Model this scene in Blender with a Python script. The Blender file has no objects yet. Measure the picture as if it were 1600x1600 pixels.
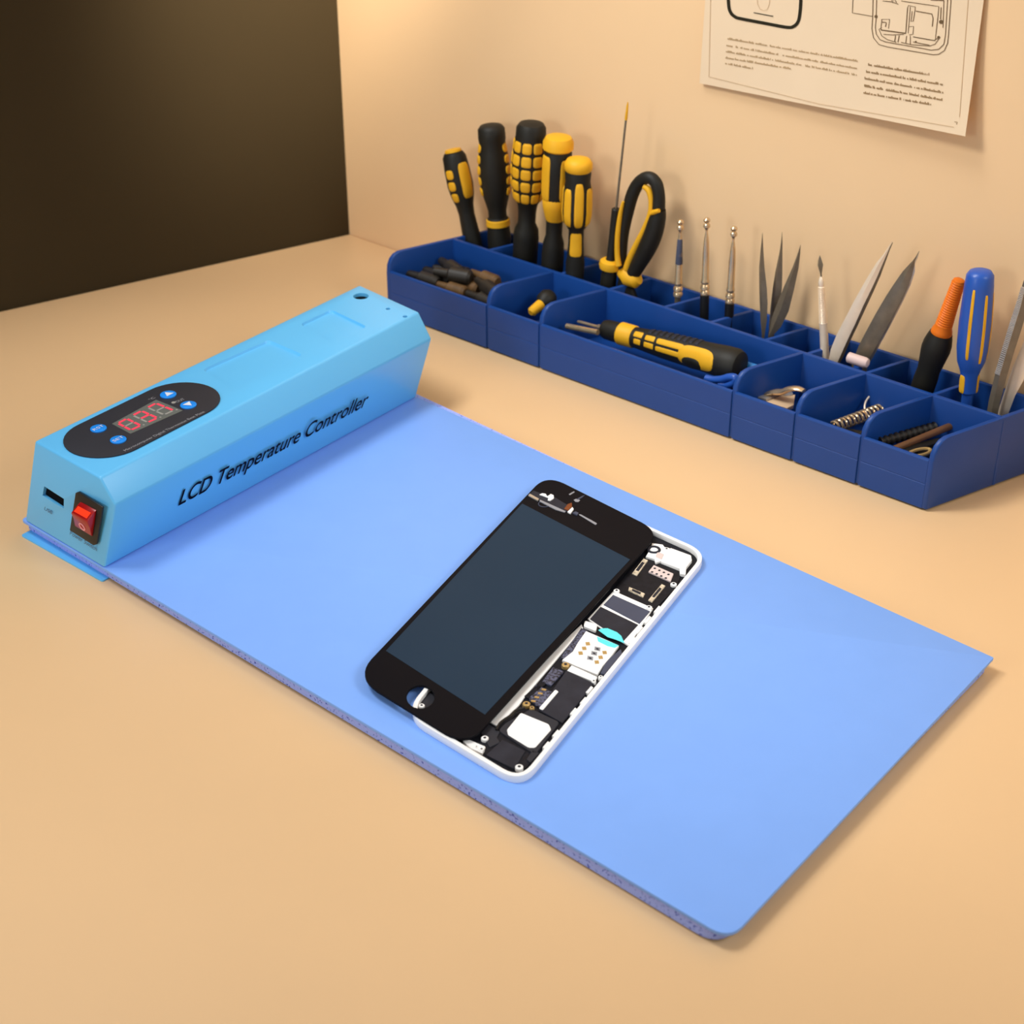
import bpy, bmesh, math, random
from mathutils import Vector as Vec, Matrix
from mathutils.geometry import tessellate_polygon
random.seed(7)
S = bpy.context.scene
COL = S.collection
# ------------------------------------------------------------------ camera model (1600 x 1600 frame)
F, HOR, CH = 2600.0, -760.0, 0.32
PITCH = math.atan((800 - HOR) / F)
CP, SP = math.cos(PITCH), math.sin(PITCH)
EYE = Vec((0, 0, CH))
def ray(px, py):
    x = (px - 800) / F; y = -(py - 800) / F
    return Vec((x, CP + y * SP, -SP + y * CP))
def G(px, py, z=0.0):                      # point of a horizontal plane seen at a pixel
    d = ray(px, py); return EYE + d * ((z - CH) / d.z)
def PL(px, py, p0, n):                     # point of any plane seen at a pixel
    d = ray(px, py); return EYE + d * ((p0 - EYE).dot(n) / d.dot(n))
def proj(p):
    v = p - EYE; zc = v.y * CP - v.z * SP; yc = v.y * SP + v.z * CP
    return 800 + F * v.x / zc, 800 - F * yc / zc
def scale_at(p):                           # metres per pixel at a point
    v = p - EYE; return (v.y * CP - v.z * SP) / F
# ------------------------------------------------------------------ materials
def lin(c):
    return tuple(((v / 255) / 12.92 if v / 255 <= .04045 else ((v / 255 + .055) / 1.055) ** 2.4) for v in c)
MATS = {}
def mat(name, rgb, rough=.5, metal=0.0, var=.04, scale=60, bump=0.0, coat=0.0, spec=.5, emit=0.0, stretch=None, rgb2=None, thr=None):
    if name in MATS: return MATS[name]
    m = bpy.data.materials.new(name); m.use_nodes = True
    nt = m.node_tree; b = nt.nodes['Principled BSDF']
    tc = nt.nodes.new('ShaderNodeTexCoord'); mp = nt.nodes.new('ShaderNodeMapping'); nz = nt.nodes.new('ShaderNodeTexNoise')
    nt.links.new(tc.outputs['Object'], mp.inputs['Vector']); nt.links.new(mp.outputs['Vector'], nz.inputs['Vector'])
    if stretch: mp.inputs['Scale'].default_value = stretch
    nz.inputs['Scale'].default_value = scale; nz.inputs['Detail'].default_value = 4
    rp = nt.nodes.new('ShaderNodeValToRGB'); nt.links.new(nz.outputs['Fac'], rp.inputs['Fac'])
    c = lin(rgb)
    if rgb2 is not None:
        c2 = lin(rgb2)
        rp.color_ramp.elements[0].position, rp.color_ramp.elements[1].position = thr
        rp.color_ramp.elements[0].color = (*c2, 1); rp.color_ramp.elements[1].color = (*c, 1)
    else:
        rp.color_ramp.elements[0].position = .3; rp.color_ramp.elements[1].position = .7
        rp.color_ramp.elements[0].color = (*[x * (1 - var) for x in c], 1)
        rp.color_ramp.elements[1].color = (*[min(1, x * (1 + var)) for x in c], 1)
    nt.links.new(rp.outputs['Color'], b.inputs['Base Color'])
    b.inputs['Roughness'].default_value = rough; b.inputs['Metallic'].default_value = metal
    b.inputs['Specular IOR Level'].default_value = spec; b.inputs['Coat Weight'].default_value = coat
    if emit:
        b.inputs['Emission Color'].default_value = (*c, 1); b.inputs['Emission Strength'].default_value = emit
    if bump:
        bp = nt.nodes.new('ShaderNodeBump'); bp.inputs['Strength'].default_value = bump; bp.inputs['Distance'].default_value = .0004
        nt.links.new(nz.outputs['Fac'], bp.inputs['Height']); nt.links.new(bp.outputs['Normal'], b.inputs['Normal'])
    MATS[name] = m
    return m
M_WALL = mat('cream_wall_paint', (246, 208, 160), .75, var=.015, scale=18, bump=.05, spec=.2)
M_WALLSHADE = mat('shaded_wall_tone', (61, 50, 31), .8, var=.05, scale=8, spec=.15)  # left wall stands in shadow; that shade is put into this colour
M_BENCH = mat('tan_bench_laminate', (231, 192, 144), .4, var=.022, scale=9, spec=.5)
M_FLOOR = mat('floor_vinyl', (120, 105, 85), .6)
M_BOX = mat('sky_blue_enamel', (102, 194, 249), .32, var=.01, scale=30, spec=.45)
M_PADTOP = mat('cornflower_silicone', (130, 176, 252), .5, var=.014, scale=70, spec=.3)
M_FOAM = mat('pitted_foam', (164, 182, 255), .9, scale=1200, rgb2=(40, 58, 180), thr=(.33, .42), spec=.1, bump=.5)
M_BLACK = mat('black_plastic', (20, 19, 19), .45)
M_HOLE = mat('hole_black', (5, 5, 9), .8, spec=.1)
M_PANEL = mat('charcoal_panel', (54, 54, 60), .5, spec=.12)
M_BTN = mat('bright_blue_button', (22, 145, 250), .4)
M_WHITEINK = mat('white_ink', (225, 230, 240), .6)
M_GREYINK = mat('grey_ink', (150, 150, 156), .6)
M_INK = mat('navy_ink', (8, 12, 40), .6, spec=.2)
M_TINYINK = mat('slate_ink', (62, 100, 135), .6)
M_WINDOW = mat('display_grey', (104, 108, 104), .4, spec=.2)
M_LIT = mat('lit_red_segment', (255, 60, 84), .4, emit=.55)
M_UNLIT = mat('unlit_segment', (158, 156, 150), .5)
M_RED = mat('red_rocker_plastic', (165, 10, 14), .3, coat=.1)
M_REDLIGHT = mat('rocker_glow', (255, 62, 30), .25, emit=.25)
M_PINK = mat('rocker_mark', (255, 170, 170), .5)
M_GLASS = mat('black_glass', (22, 21, 25), .3, spec=.03)
M_SCREEN = mat('slate_screen', (42, 58, 75), .34, spec=.03, var=.05, scale=14)
M_WHITE = mat('bright_white_metal', (253, 252, 250), .5, var=.01)
M_STEEL = mat('steel', (206, 198, 186), .28, metal=.6, var=.08, scale=200)
M_WARMSTEEL = mat('warm_steel', (226, 196, 156), .22, metal=.75, var=.1, scale=180)
M_DKSTEEL = mat('dark_steel', (124, 112, 94), .36, metal=.35, var=.14, scale=240)
M_SATIN = mat('satin_steel', (250, 228, 200), .34, metal=.25, var=.05, scale=160)
M_GOLD = mat('gold_contact', (196, 164, 104), .4, metal=.4)
M_PCB = mat('black_circuit_board', (26, 27, 34), .5, spec=.15, var=.3, scale=500)
M_CHIP = mat('grey_chip', (76, 80, 98), .45, spec=.15, var=.06)
M_CHIPDK = mat('dark_chip', (46, 47, 56), .5, spec=.15, var=.2, scale=160)
M_GRAIN = mat('speckled_flex', (92, 96, 122), .5, scale=1500, rgb2=(24, 26, 40), thr=(.42, .55))
M_PINKSHIELD = mat('perforated_shield', (226, 208, 204), .4)
M_CONN = mat('connector_pins', (214, 200, 176), .4, metal=.1, var=.4, scale=900)
M_CYAN = mat('cyan_paste', (96, 232, 238), .5)
M_BROWN = mat('amber_flex', (120, 58, 22), .4)
M_TRAY = mat('royal_blue_plastic', (19, 67, 140), .42, var=.03, scale=90, spec=.4)
M_YEL = mat('golden_yellow_rubber', (240, 178, 34), .5, var=.04, spec=.3)
M_RUB = mat('black_rubber', (30, 28, 22), .55, var=.15, scale=120, spec=.35)
M_ORANGE = mat('orange_rubber', (238, 120, 22), .5, var=.06, spec=.3)
M_BLUEH = mat('blue_handle_plastic', (38, 88, 180), .35, var=.03)
M_LBLUE = mat('light_blue_plastic', (40, 130, 205), .4)
M_BROWNBIT = mat('brown_bit', (104, 76, 44), .5, var=.3, scale=150)
M_BLACKBIT = mat('blackened_bit', (40, 34, 27), .5, var=.3, scale=150)
M_BEIGE = mat('beige_plate', (226, 190, 150), .5)
M_CAP = mat('pale_cap_rubber', (226, 196, 186), .5)
M_PAPER = mat('cream_paper', (239, 213, 178), .8, var=.01, spec=.1)
M_PRINT = mat('brown_print', (112, 90, 64), .8, spec=.1)
M_PRINTLT = mat('faint_print', (208, 178, 138), .8, spec=.1)
M_PRINTDK = mat('dark_print', (46, 42, 30), .8, spec=.1)
# ------------------------------------------------------------------ mesh building
WORLD = {}
class MB:
    def __init__(s): s.v = []; s.f = []
    def add(s, vs, fs):
        o = len(s.v); s.v += [Vec(p) for p in vs]; s.f += [tuple(i + o for i in f) for f in fs]; return s
    def prism(s, lo, hi):
        n = len(lo)
        return s.add(list(lo) + list(hi), [tuple(range(n))[::-1], tuple(range(n, 2 * n))] + [(i, (i + 1) % n, n + (i + 1) % n, n + i) for i in range(n)])
    def holed(s, outer, holes, off):       # flat plate with holes, extruded by the vector off
        loops = [outer] + holes
        tri = tessellate_polygon(loops); flat = [p for l in loops for p in l]; n = len(flat)
        fs = [t for t in tri] + [tuple(i + n for i in t[::-1]) for t in tri]
        k = 0
        for l in loops:
            m = len(l)
            fs += [(k + i, k + (i + 1) % m, n + k + (i + 1) % m, n + k + i) for i in range(m)]
            k += m
        return s.add(flat + [p + off for p in flat], fs)
    def tube(s, pts, r, n=10, closed=False, flat=1.0):
        pts = [Vec(p) for p in pts]; m = len(pts)
        rs = r if isinstance(r, (list, tuple)) else [r] * m
        up = None; rings = []
        for i, p in enumerate(pts):
            a = pts[(i - 1) % m] if (closed or i) else pts[0]; b = pts[(i + 1) % m] if (closed or i < m - 1) else pts[-1]
            t = (b - a).normalized()
            if up is None: up = t.orthogonal().normalized()
            up = (up - t * up.dot(t)).normalized(); sd = t.cross(up)
            rings.append([p + (up * math.cos(2 * math.pi * k / n) + sd * math.sin(2 * math.pi * k / n) * flat) * rs[i] for k in range(n)])
        vs = [q for g in rings for q in g]; fs = []
        for i in range(m if closed else m - 1):
            j = (i + 1) % m
            fs += [(i * n + k, i * n + (k + 1) % n, j * n + (k + 1) % n, j * n + k) for k in range(n)]
        if not closed: fs += [tuple(range(n))[::-1], tuple(range((m - 1) * n, m * n))]
        return s.add(vs, fs)
    def rod(s, a, b, r, n=14): return s.tube([a, b], r, n)
    def disc(s, c, ax, r, h, n=24):         # short cylinder from c along unit axis ax
        return s.tube([c, c + ax * h], r, n)
    def torus(s, c, ax, R, r, n=28, k=8):
        u = ax.orthogonal().normalized(); w = ax.cross(u)
        return s.tube([c + (u * math.cos(2 * math.pi * i / n) + w * math.sin(2 * math.pi * i / n)) * R for i in range(n)], r, k, closed=True)
    def build(s, name, m, parent=None, origin=None, bevel=0, seg=2, smooth=True, ang=35):
        me = bpy.data.meshes.new(name)
        off = WORLD[parent.name] if parent else (Vec(origin) if origin is not None else Vec((0, 0, 0)))
        bm = bmesh.new(); vv = [bm.verts.new(p - off) for p in s.v]
        for f in s.f:
            try: bm.faces.new([vv[i] for i in f])
            except ValueError: pass
        bmesh.ops.recalc_face_normals(bm, faces=bm.faces[:])
        if bevel:
            bm.normal_update()
            ed = [e for e in bm.edges if len(e.link_faces) == 2 and e.calc_face_angle(0) > math.radians(ang)]
            bmesh.ops.bevel(bm, geom=ed, offset=bevel, segments=seg, profile=.5, affect='EDGES', clamp_overlap=True)
        bm.to_mesh(me); bm.free()
        if smooth:
            for p in me.polygons: p.use_smooth = True
            me.set_sharp_from_angle(angle=math.radians(38))
        me.materials.append(m)
        o = bpy.data.objects.new(name, me); COL.objects.link(o)
        if parent: o.parent = parent
        else: o.location = off
        WORLD[o.name] = off
        return o
def tag(o, label, cat, group=None):
    o['label'] = label; o['category'] = cat
    if group: o['group'] = group
    return o
def thing(name, label, cat, loc, group=None):
    o = bpy.data.objects.new(name, None); o.empty_display_size = .01; COL.objects.link(o); o.location = loc
    WORLD[o.name] = Vec(loc); return tag(o, label, cat, group)
def struct(o): o['kind'] = 'structure'; return o
def rounded(pts, r, n=6):                  # rounded polygon from 3D corners; r scalar or list
    out = []; m = len(pts); rr = r if isinstance(r, (list, tuple)) else [r] * m
    for i in range(m):
        p = pts[i]; a = pts[i - 1] - p; b = pts[(i + 1) % m] - p
        d = min(rr[i], a.length * .48, b.length * .48)
        A = p + a.normalized() * d; B = p + b.normalized() * d
        for k in range(n + 1):
            t = k / n; out.append(A * (1 - t) ** 2 + p * 2 * t * (1 - t) * .93 + (A + B) * t * (1 - t) * .07 + B * t * t)
    return out
def spline(pts, n=6):
    out = []
    for i in range(len(pts) - 1):
        p0, p1, p2, p3 = pts[max(i - 1, 0)], pts[i], pts[i + 1], pts[min(i + 2, len(pts) - 1)]
        for k in range(n):
            s = k / n
            out.append(tuple(.5 * (2 * b_ + (c_ - a_) * s + (2 * a_ - 5 * b_ + 4 * c_ - d_) * s * s + (3 * b_ - a_ - 3 * c_ + d_) * s ** 3) for a_, b_, c_, d_ in zip(p0, p1, p2, p3)))
    return out + [tuple(pts[-1])]
UP = Vec((0, 0, 1))
# ------------------------------------------------------------------ tray frame and room
TO = G(1447, 800); TU = (G(676, 515) - TO).normalized(); TV = (G(1549, 762) - TO).normalized()
def T(u, v, z): return TO + TU * (u / 1000) + TV * (v / 1000) + UP * (z / 1000)
WN = Vec((-TU.y, TU.x, 0)).normalized()
if WN.y > 0: WN = -WN                      # back wall normal, towards the room
WALL0 = T(0, 62.5, 0)
def WP(px, py, d=0.0): return PL(px, py, WALL0 + WN * d, WN)
LU = 383.0                                 # left wall stands along this tray coordinate
C0 = T(LU, 62.5, 0)
LN = Vec((TV.y, -TV.x, 0)).normalized()
b = MB(); wl = [T(LU, 62.5, -740), T(-900, 62.5, -740)]
back = [p - WN * .05 for p in wl]
b.prism([wl[0], wl[1], back[1], back[0]], [p + UP * 1.5 for p in (wl[0], wl[1], back[1], back[0])])
struct(b.build('wall_back', M_WALL, origin=T(-200, 64, 0), smooth=False))
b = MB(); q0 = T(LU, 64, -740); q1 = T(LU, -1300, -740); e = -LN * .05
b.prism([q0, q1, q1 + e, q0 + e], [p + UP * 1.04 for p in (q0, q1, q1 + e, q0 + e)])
struct(b.build('wall_left', M_WALLSHADE, origin=T(LU, -300, 0), smooth=False))
b = MB(); fl = [T(LU, 62.5, -740), T(LU, -1300, -740), T(-900, -1300, -740), T(-900, 62.5, -740)]
b.prism([p - UP * .03 for p in fl], fl); struct(b.build('floor', M_FLOOR, smooth=False))
bench = thing('workbench', 'tan laminate workbench top along the cream back wall', 'workbench', T(0, -250, -740))
bt = [T(LU - .3, 62.3, 0), T(LU - .3, -760, 0), T(-560, -760, 0), T(-560, 62.3, 0)]
MB().prism([p - UP * .03 for p in bt], bt).build('tabletop', M_BENCH, bench, bevel=.0015, smooth=False)
for u, v in ((360, 30), (360, -720), (-530, 30), (-530, -720)):
    lg = [T(u - 20, v - 20, -740), T(u + 20, v - 20, -740), T(u + 20, v + 20, -740), T(u - 20, v + 20, -740)]
    MB().prism(lg, [p + UP * .71 for p in lg]).build('leg', M_BENCH, bench, smooth=False)
# ------------------------------------------------------------------ heating pad
PB, PT = .0006, .0055
pad = thing('heating_pad', 'wide cornflower blue silicone heating mat lying on the tan bench', 'mat', G(850, 1000, 0))
top = [G(33, 811, PT), G(1140, 1468, PT), G(1553, 1027, PT), G(538, 569, PT)]
rt = rounded(top, [.0015, .006, .0003, .001])
MB().prism([p - UP * .0013 for p in rt], rt).build('top_sheet', M_PADTOP, pad, bevel=.0003)
fo = [G(44, 826, PB), G(1124, 1480, PB), G(1541, 1047, PB), G(540, 575, PB)]
rf = rounded(fo, [.001, .007, .002, .001])
MB().prism(rf, [p + UP * (PT - .0013 - PB) for p in rf]).build('foam_base', M_FOAM, pad)
# ------------------------------------------------------------------ temperature controller
ZT, ZC, ZB = .041, .0315, PT + .00005
ctl = thing('temperature_controller', 'sky blue heating controller box with red digits clamped on the mat', 'temperature controller', G(350, 760, 0))
BLn, BN, BF = G(39, 814, ZB), G(163, 888, ZB), G(650, 621, ZB); BLf = BLn + (BF - BN)
TLn, TNn, TLf, TNf = G(54, 689, ZT), G(156, 746, ZT), G(562, 445, ZT), G(655, 487, ZT)
CN, CF = G(180, 790, ZC), G(675, 529, ZC)
near = [BLn, BN, CN, TNn, TLn]; far = [BLf, BF, CF, TNf, TLf]
def box_ab(px, py, z=ZT): return G(px, py, z)
c5 = lambda x, y: (x / 4, 420 + y / 4)
c3 = lambda x, y: (280 + x / 3.81, 420 + y / 3.81)
cs = lambda x, y: (40 + x / 11.43, 740 + y / 11.43)
hb = MB()
hb.v = near + far
hb.f = [(0, 1, 2), (0, 2, 3), (0, 3, 4), (5, 7, 6), (5, 8, 7), (5, 9, 8)] + [(i, (i + 1) % 5, 5 + (i + 1) % 5, 5 + i) for i in range(5)]
house = hb.build('housing', M_BOX, ctl, bevel=.0009, seg=3, ang=20)
ENDN = (BN - BLn).cross(TLn - BLn).normalized()
if ENDN.y > 0: ENDN = -ENDN
def EP(px, py, d=0.0): return PL(px, py, BLn + ENDN * d, ENDN)
FN = (BF - BN).cross(CN - BN).normalized()
if FN.x < 0: FN = -FN
def FP(px, py, d=0.0): return PL(px, py, BN + FN * d, FN)
# real recesses and holes cut into the housing
cut = MB()
for quad in ([(130, 600), (535, 420), (745, 510), (320, 720)], [(715, 330), (905, 240), (1125, 345), (900, 440)]):
    q = rounded([G(*c3(*p), ZT) for p in quad], .0022, 5); cen = sum(q, Vec()) / len(q)
    cut.prism([cen + (p - cen) * .94 - UP * .0009 for p in q], [p + UP * .0005 for p in q])
HOLES = [(*c3(1082, 163), 12.2), (*c3(1243, 238), 3.8), (*c3(1345, 284), 3.8)]
for hx, hy, hr in HOLES:
    c = G(hx, hy, ZT); cut.tube([c - UP * .005, c + UP * .002], hr * scale_at(c), 28)
usb = [EP(*cs(*p)) for p in ((335, 225), (690, 450), (665, 625), (305, 390))]
cut.prism([p - ENDN * .006 for p in usb], [p + ENDN * .002 for p in usb])
co = cut.build('cutter', M_BOX, ctl)
md = house.modifiers.new('cut', 'BOOLEAN'); md.object = co; md.operation = 'DIFFERENCE'; md.solver = 'EXACT'
bpy.context.view_layer.update()
nm = bpy.data.meshes.new_from_object(house.evaluated_get(bpy.context.evaluated_depsgraph_get()))
house.modifiers.clear(); house.data = nm; nm.name = 'housing'
nm.set_sharp_from_angle(angle=math.radians(30))
bpy.data.objects.remove(co)
bp = [G(33, 838, 0), G(160, 910, 0), G(640, 645, 0), G(525, 590, 0)]
bpr = rounded(bp, .001)
MB().prism([p + UP * .00002 for p in bpr], [p + UP * (PB - .00004) for p in bpr]).build('base_plate', M_BOX, ctl)
hm = MB()
for hx, hy, hr in HOLES:
    c = G(hx, hy, ZT); hm.disc(c - UP * .0049, UP, hr * scale_at(c) * .99, .0034)
hm.build('mounting_hole', M_HOLE, ctl)
MB().prism([p - ENDN * .0058 for p in usb], [p - ENDN * .0012 for p in usb]).build('usb_port', M_HOLE, ctl)
def text_mesh(txt):
    cu = bpy.data.curves.new('t', 'FONT'); cu.body = txt; o = bpy.data.objects.new('t', cu); COL.objects.link(o)
    bpy.context.view_layer.update()
    me = bpy.data.meshes.new_from_object(o.evaluated_get(bpy.context.evaluated_depsgraph_get()))
    vs = [v.co.copy() for v in me.vertices]; fs = [tuple(p.vertices) for p in me.polygons]
    bpy.data.objects.remove(o); bpy.data.meshes.remove(me); return vs, fs
def text_on(mb, txt, p0, p1, upv, bold=0.0):   # upv: full vector of the capital height
    vs, fs = text_mesh(txt)
    x0 = min(v.x for v in vs); x1 = max(v.x for v in vs); cap = .69
    d = p1 - p0
    for dx, dy in ([(0, 0)] if not bold else [(-bold, 0), (bold, 0), (0, bold), (0, -bold)]):
        mb.add([p0 + d * ((v.x + dx - x0) / (x1 - x0)) + upv * ((v.y + dy) / cap) for v in vs], fs)
tx = MB(); e = .00015
text_on(tx, 'LCD Temperature Controller', FP(279, 790, e), FP(571, 634, e), FP(*c5(1163, 1375), e) - FP(*c5(1130, 1475), e), bold=.012)
tx.build('lettering', M_INK, house, smooth=False)
tx = MB(); e = .00012
text_on(tx, 'USB', EP(*cs(330, 645), e), EP(*cs(468, 730), e), EP(*cs(345, 590), e) - EP(*cs(330, 645), e))
text_on(tx, 'Power Switch', EP(*cs(786, 1085), e), EP(*cs(1262, 1385), e), EP(*cs(800, 1020), e) - EP(*cs(786, 1085), e))
tx.build('lettering', M_TINYINK, house, smooth=False)
# power switch on the end face
sw_pts = [EP(*cs(*p)) for p in ((930, 330), (985, 310), (1415, 585), (1310, 1245), (1250, 1270), (825, 1000))]
sw = MB().prism([p + ENDN * .0001 for p in sw_pts], [p + ENDN * .0010 for p in sw_pts]).build('power_switch', M_BLACK, ctl, bevel=.0003)
q = [EP(*cs(*p), .001) for p in ((985, 500), (1270, 650), (1200, 1120), (905, 940))]
def swp(s, t, d): return (q[0] * (1 - s) + q[1] * s) * (1 - t) + (q[3] * (1 - s) + q[2] * s) * t + ENDN * d
prof = [(0, 0.0), (.06, .0010), (.30, .0032), (.36, .0033), (.62, .0019), (.96, .0007), (1, 0.0)]
rk = MB(); a = [swp(0, t, d) for t, d in prof]; c = [swp(1, t, d) for t, d in prof]
rk.prism(a, c).build('rocker', M_RED, sw, bevel=.0002)
gl = MB(); gl.prism([swp(s, t, .0012 + .0092 * (t - .06) + .00002) for s, t in ((.1, .09), (.9, .09), (.9, .25), (.1, .25))],
                    [swp(s, t, .0012 + .0092 * (t - .06) + .00012) for s, t in ((.1, .09), (.9, .09), (.9, .25), (.1, .25))]).build('glowing_window', M_REDLIGHT, sw)
ax = (swp(1, .7, 0) - swp(0, .7, 0)).cross(swp(.5, .9, .0009) - swp(.5, .62, .0019)).normalized()
MB().torus(swp(.52, .76, .0014) + ENDN * .0001, ax, .0014, .0003).build('off_mark', M_PINK, sw)
# oval control panel
def GT(x, y, d=.0001): return G(*c5(x, y), ZT + d)
bdir = (TNf - TNn).normalized()
pA, pB = GT(415, 1040), GT(690, 1185)
Lc = GT(668, 1055); Rc = GT(1118, 830)      # arc centres of the oval
ax_b = (Rc - Lc).normalized(); ax_a = Vec((-ax_b.y, ax_b.x, 0))
def oval(d, grow=0.0):
    R = .0150 + grow
    l = [Lc + (ax_a * math.cos(t) - ax_b * math.sin(t)) * R for t in [math.pi * k / 20 for k in range(21)]]
    r = [Rc + (-ax_a * math.cos(t) + ax_b * math.sin(t)) * R for t in [math.pi * k / 20 for k in range(21)]]
    return [p + UP * d for p in l + r]
cpn = MB().prism(oval(-.00005), oval(.0005)).build('control_panel', M_PANEL, ctl, bevel=.0002)
for bx, by, kind in ((616, 1002, 'RST'), (740, 1072, 'SET'), (1052, 790, 'up'), (1178, 855, 'down')):
    c = GT(bx, by, .0006); bt_ = MB().disc(c - UP * .0001, UP, 12.8 * scale_at(c), .0006, 28)
    o = bt_.build('button', M_BTN, cpn, bevel=.0002)
    gm = MB(); z = UP * .00062
    if kind in ('up', 'down'):
        s = 1 if kind == 'up' else -1
        tri = [c + z + ax_a * .0018 * s, c + z - ax_a * .0012 * s + ax_b * .0017, c + z - ax_a * .0012 * s - ax_b * .0017]
        gm.prism(tri, [p + UP * .00005 for p in tri])
        gm.build('arrow_mark', M_WHITEINK, cpn, smooth=False)
    else:
        text_on(gm, kind, c + z - ax_b * .0023 - ax_a * .0007, c + z + ax_b * .0023 - ax_a * .0007, ax_a * .0015)
        gm.build('lettering', M_WHITEINK, cpn, smooth=False)
wq = [GT(700, 968, .0008), GT(815, 1030, .0008), GT(1142, 885, .0008), GT(975, 818, .0008)]
MB().prism([p - UP * .0002 for p in wq], wq).build('display_window', M_WINDOW, cpn, smooth=False)
# digit frame: origin lower-left corner of the window as the digits read
o_, xr, yu = wq[1], wq[2] - wq[1], wq[0] - wq[1]
def dg(x, y): return o_ + xr * x + yu * y + (wq[3] - wq[0] - xr) * x * y
SEG = {'a': ((.12, 1), (.88, 1)), 'b': ((1, .93), (1, .55)), 'c': ((1, .45), (1, .07)), 'd': ((.12, 0), (.88, 0)), 'e': ((0, .45), (0, .07)), 'f': ((0, .93), (0, .55)), 'g': ((.12, .5), (.88, .5))}
ON = {'0': 'abcdef', '3': 'abcdg', '7': 'abc'}
for i, dgt in enumerate('037'):
    lit, un = MB(), MB(); x0 = .07 + i * .325; w = .19
    for k, ((ax0, ay0), (ax1, ay1)) in SEG.items():
        p = dg(x0 + ax0 * w, .17 + ay0 * .68) + UP * .00012; r = dg(x0 + ax1 * w, .17 + ay1 * .68) + UP * .00012
        dd = (r - p).normalized(); nn = Vec((-dd.y, dd.x, 0)) * .00042
        bar = [p + nn, p - nn, r - nn, r + nn]
        (lit if k in ON[dgt] else un).prism([t - UP * .0001 for t in bar], bar)
    un.disc(dg(x0 + w + .045, .14), UP, .0004, .00012, 10)
    lit.build('lit_digit', M_LIT, cpn, smooth=False); un.build('unlit_segments', M_UNLIT, cpn, smooth=False)
tx = MB()
text_on(tx, 'Microcomputer Digital Thermostat Best Plate', GT(785, 1140, .00062), GT(1282, 895, .00062), ax_a * .0013)
text_on(tx, 'OUT', GT(1108, 836, .00062), GT(1158, 815, .00062), ax_a * .0015)
text_on(tx, '°C', GT(940, 822, .00062), GT(972, 806, .00062), ax_a * .0013)
tx.build('lettering', M_GREYINK, cpn, smooth=False)
MB().disc(GT(1085, 838, .0005), UP, .0008, .0002, 14).build('indicator_lamp', M_UNLIT, cpn)
# ------------------------------------------------------------------ opened phone
ZK = .0083                                   # top of the frame rim
chs = thing('phone_chassis', 'opened white phone body with exposed circuit boards on the blue mat', 'phone', G(870, 1040, PT))
kc = [(904, 773), (1107.6, 864.2), (814.4, 1224.9), (631.6, 1113.7)]
outer = rounded([G(*p, ZK) for p in kc], [.009, .0085, .0085, .0085], 8)
cen = sum(outer, Vec()) / len(outer)
def inset(pts, d):
    m = len(pts); out = []
    for i in range(m):
        t = (pts[(i + 1) % m] - pts[i - 1]).normalized(); n = Vec((-t.y, t.x, 0))
        if n.dot(cen - pts[i]) < 0: n = -n
        out.append(pts[i] + n * d)
    return out
inner = inset(outer, .0015)
MB().holed(outer, [inner], -UP * (ZK - PT - .00005)).build('frame', M_WHITE, chs, bevel=.0003)
fl0 = inset(outer, .0014); dz = ZK - PT
MB().prism([p - UP * (dz - .0001) for p in fl0], [p - UP * (dz - .0009) for p in fl0]).build('back_shell', M_PCB, chs, smooth=False)
ZF = PT + .0009
p5 = lambda x, y: (820 + x / 5.333, 800 + y / 5.333)
p6 = lambda x, y: (560 + x / 4, 980 + y / 4)
def plate(name, pts, m, z1, f=p5, z0=ZF, bevel=.00012, r=0):
    t = [G(*f(*p), z1 * .001 + PT) for p in pts]
    if r: t = rounded(t, r, 4)
    mb = MB().prism([Vec((p.x, p.y, z0)) for p in t], t)
    return mb.build(name, m, chs, bevel=bevel, seg=1)
plate('logic_board', [(985, 370), (1310, 500), (1255, 640), (1075, 815), (735, 650), (860, 500)], M_PCB, 1.3)
plate('camera_bracket', [(1060, 258), (1150, 270), (1165, 290), (1210, 300), (1190, 340), (1150, 400), (1090, 422), (1080, 390), (1008, 370), (1050, 300)], M_WHITE, 2.1)
o = plate('socket_plate', [(1215, 298), (1385, 360), (1392, 400), (1345, 460), (1340, 520), (1292, 512), (1290, 470), (1135, 412), (1150, 370)], M_WHITE, 2.2)
plate('flash_module', [(1105, 330), (1160, 350), (1140, 395), (1090, 370)], M_PINKSHIELD, 2.3, r=.0004)
MB().torus(G(*p5(1075, 315), PT + .0021), UP, .0020, .0005).build('camera_ring', M_CHIPDK, chs)
for pts in ([(990, 385), (1027, 400), (935, 527), (893, 510)], [(870, 622), (1002, 678), (985, 707), (862, 650)], [(1140, 598), (1172, 613), (1060, 748), (1028, 732)]):
    c0 = plate('connector', pts, M_CONN, 1.75)
    q_ = [G(*p5(*p), PT + .00177) for p in pts]; ce = sum(q_, Vec()) / 4
    qq = [ce + (p - ce) * .55 for p in q_]; MB().prism(qq, [p + UP * .0001 for p in qq]).build('connector_slot', M_CHIPDK, c0, smooth=False)
sh = plate('perforated_shield', [(1075, 440), (1240, 512), (1215, 577), (1030, 495)], M_PINKSHIELD, 1.9)
dots = MB()
for i in range(4):
    for j in range(2):
        c = G(*p5(1075 + i * 38 - j * 22 + 8, 470 + i * 17 + j * 30), PT + .0019); dots.disc(c, UP, .00045, .00008, 10)
dots.build('perforation', M_CHIPDK, sh, smooth=False)
fr = plate('shield_frame', [(740, 655), (1070, 800), (868, 1112), (522, 890)], M_WHITE, 1.6)
plate('memory_chip', [(735, 688), (1045, 826), (955, 930), (655, 772)], M_CHIP, 1.8, z0=PT + .0015)
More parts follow.
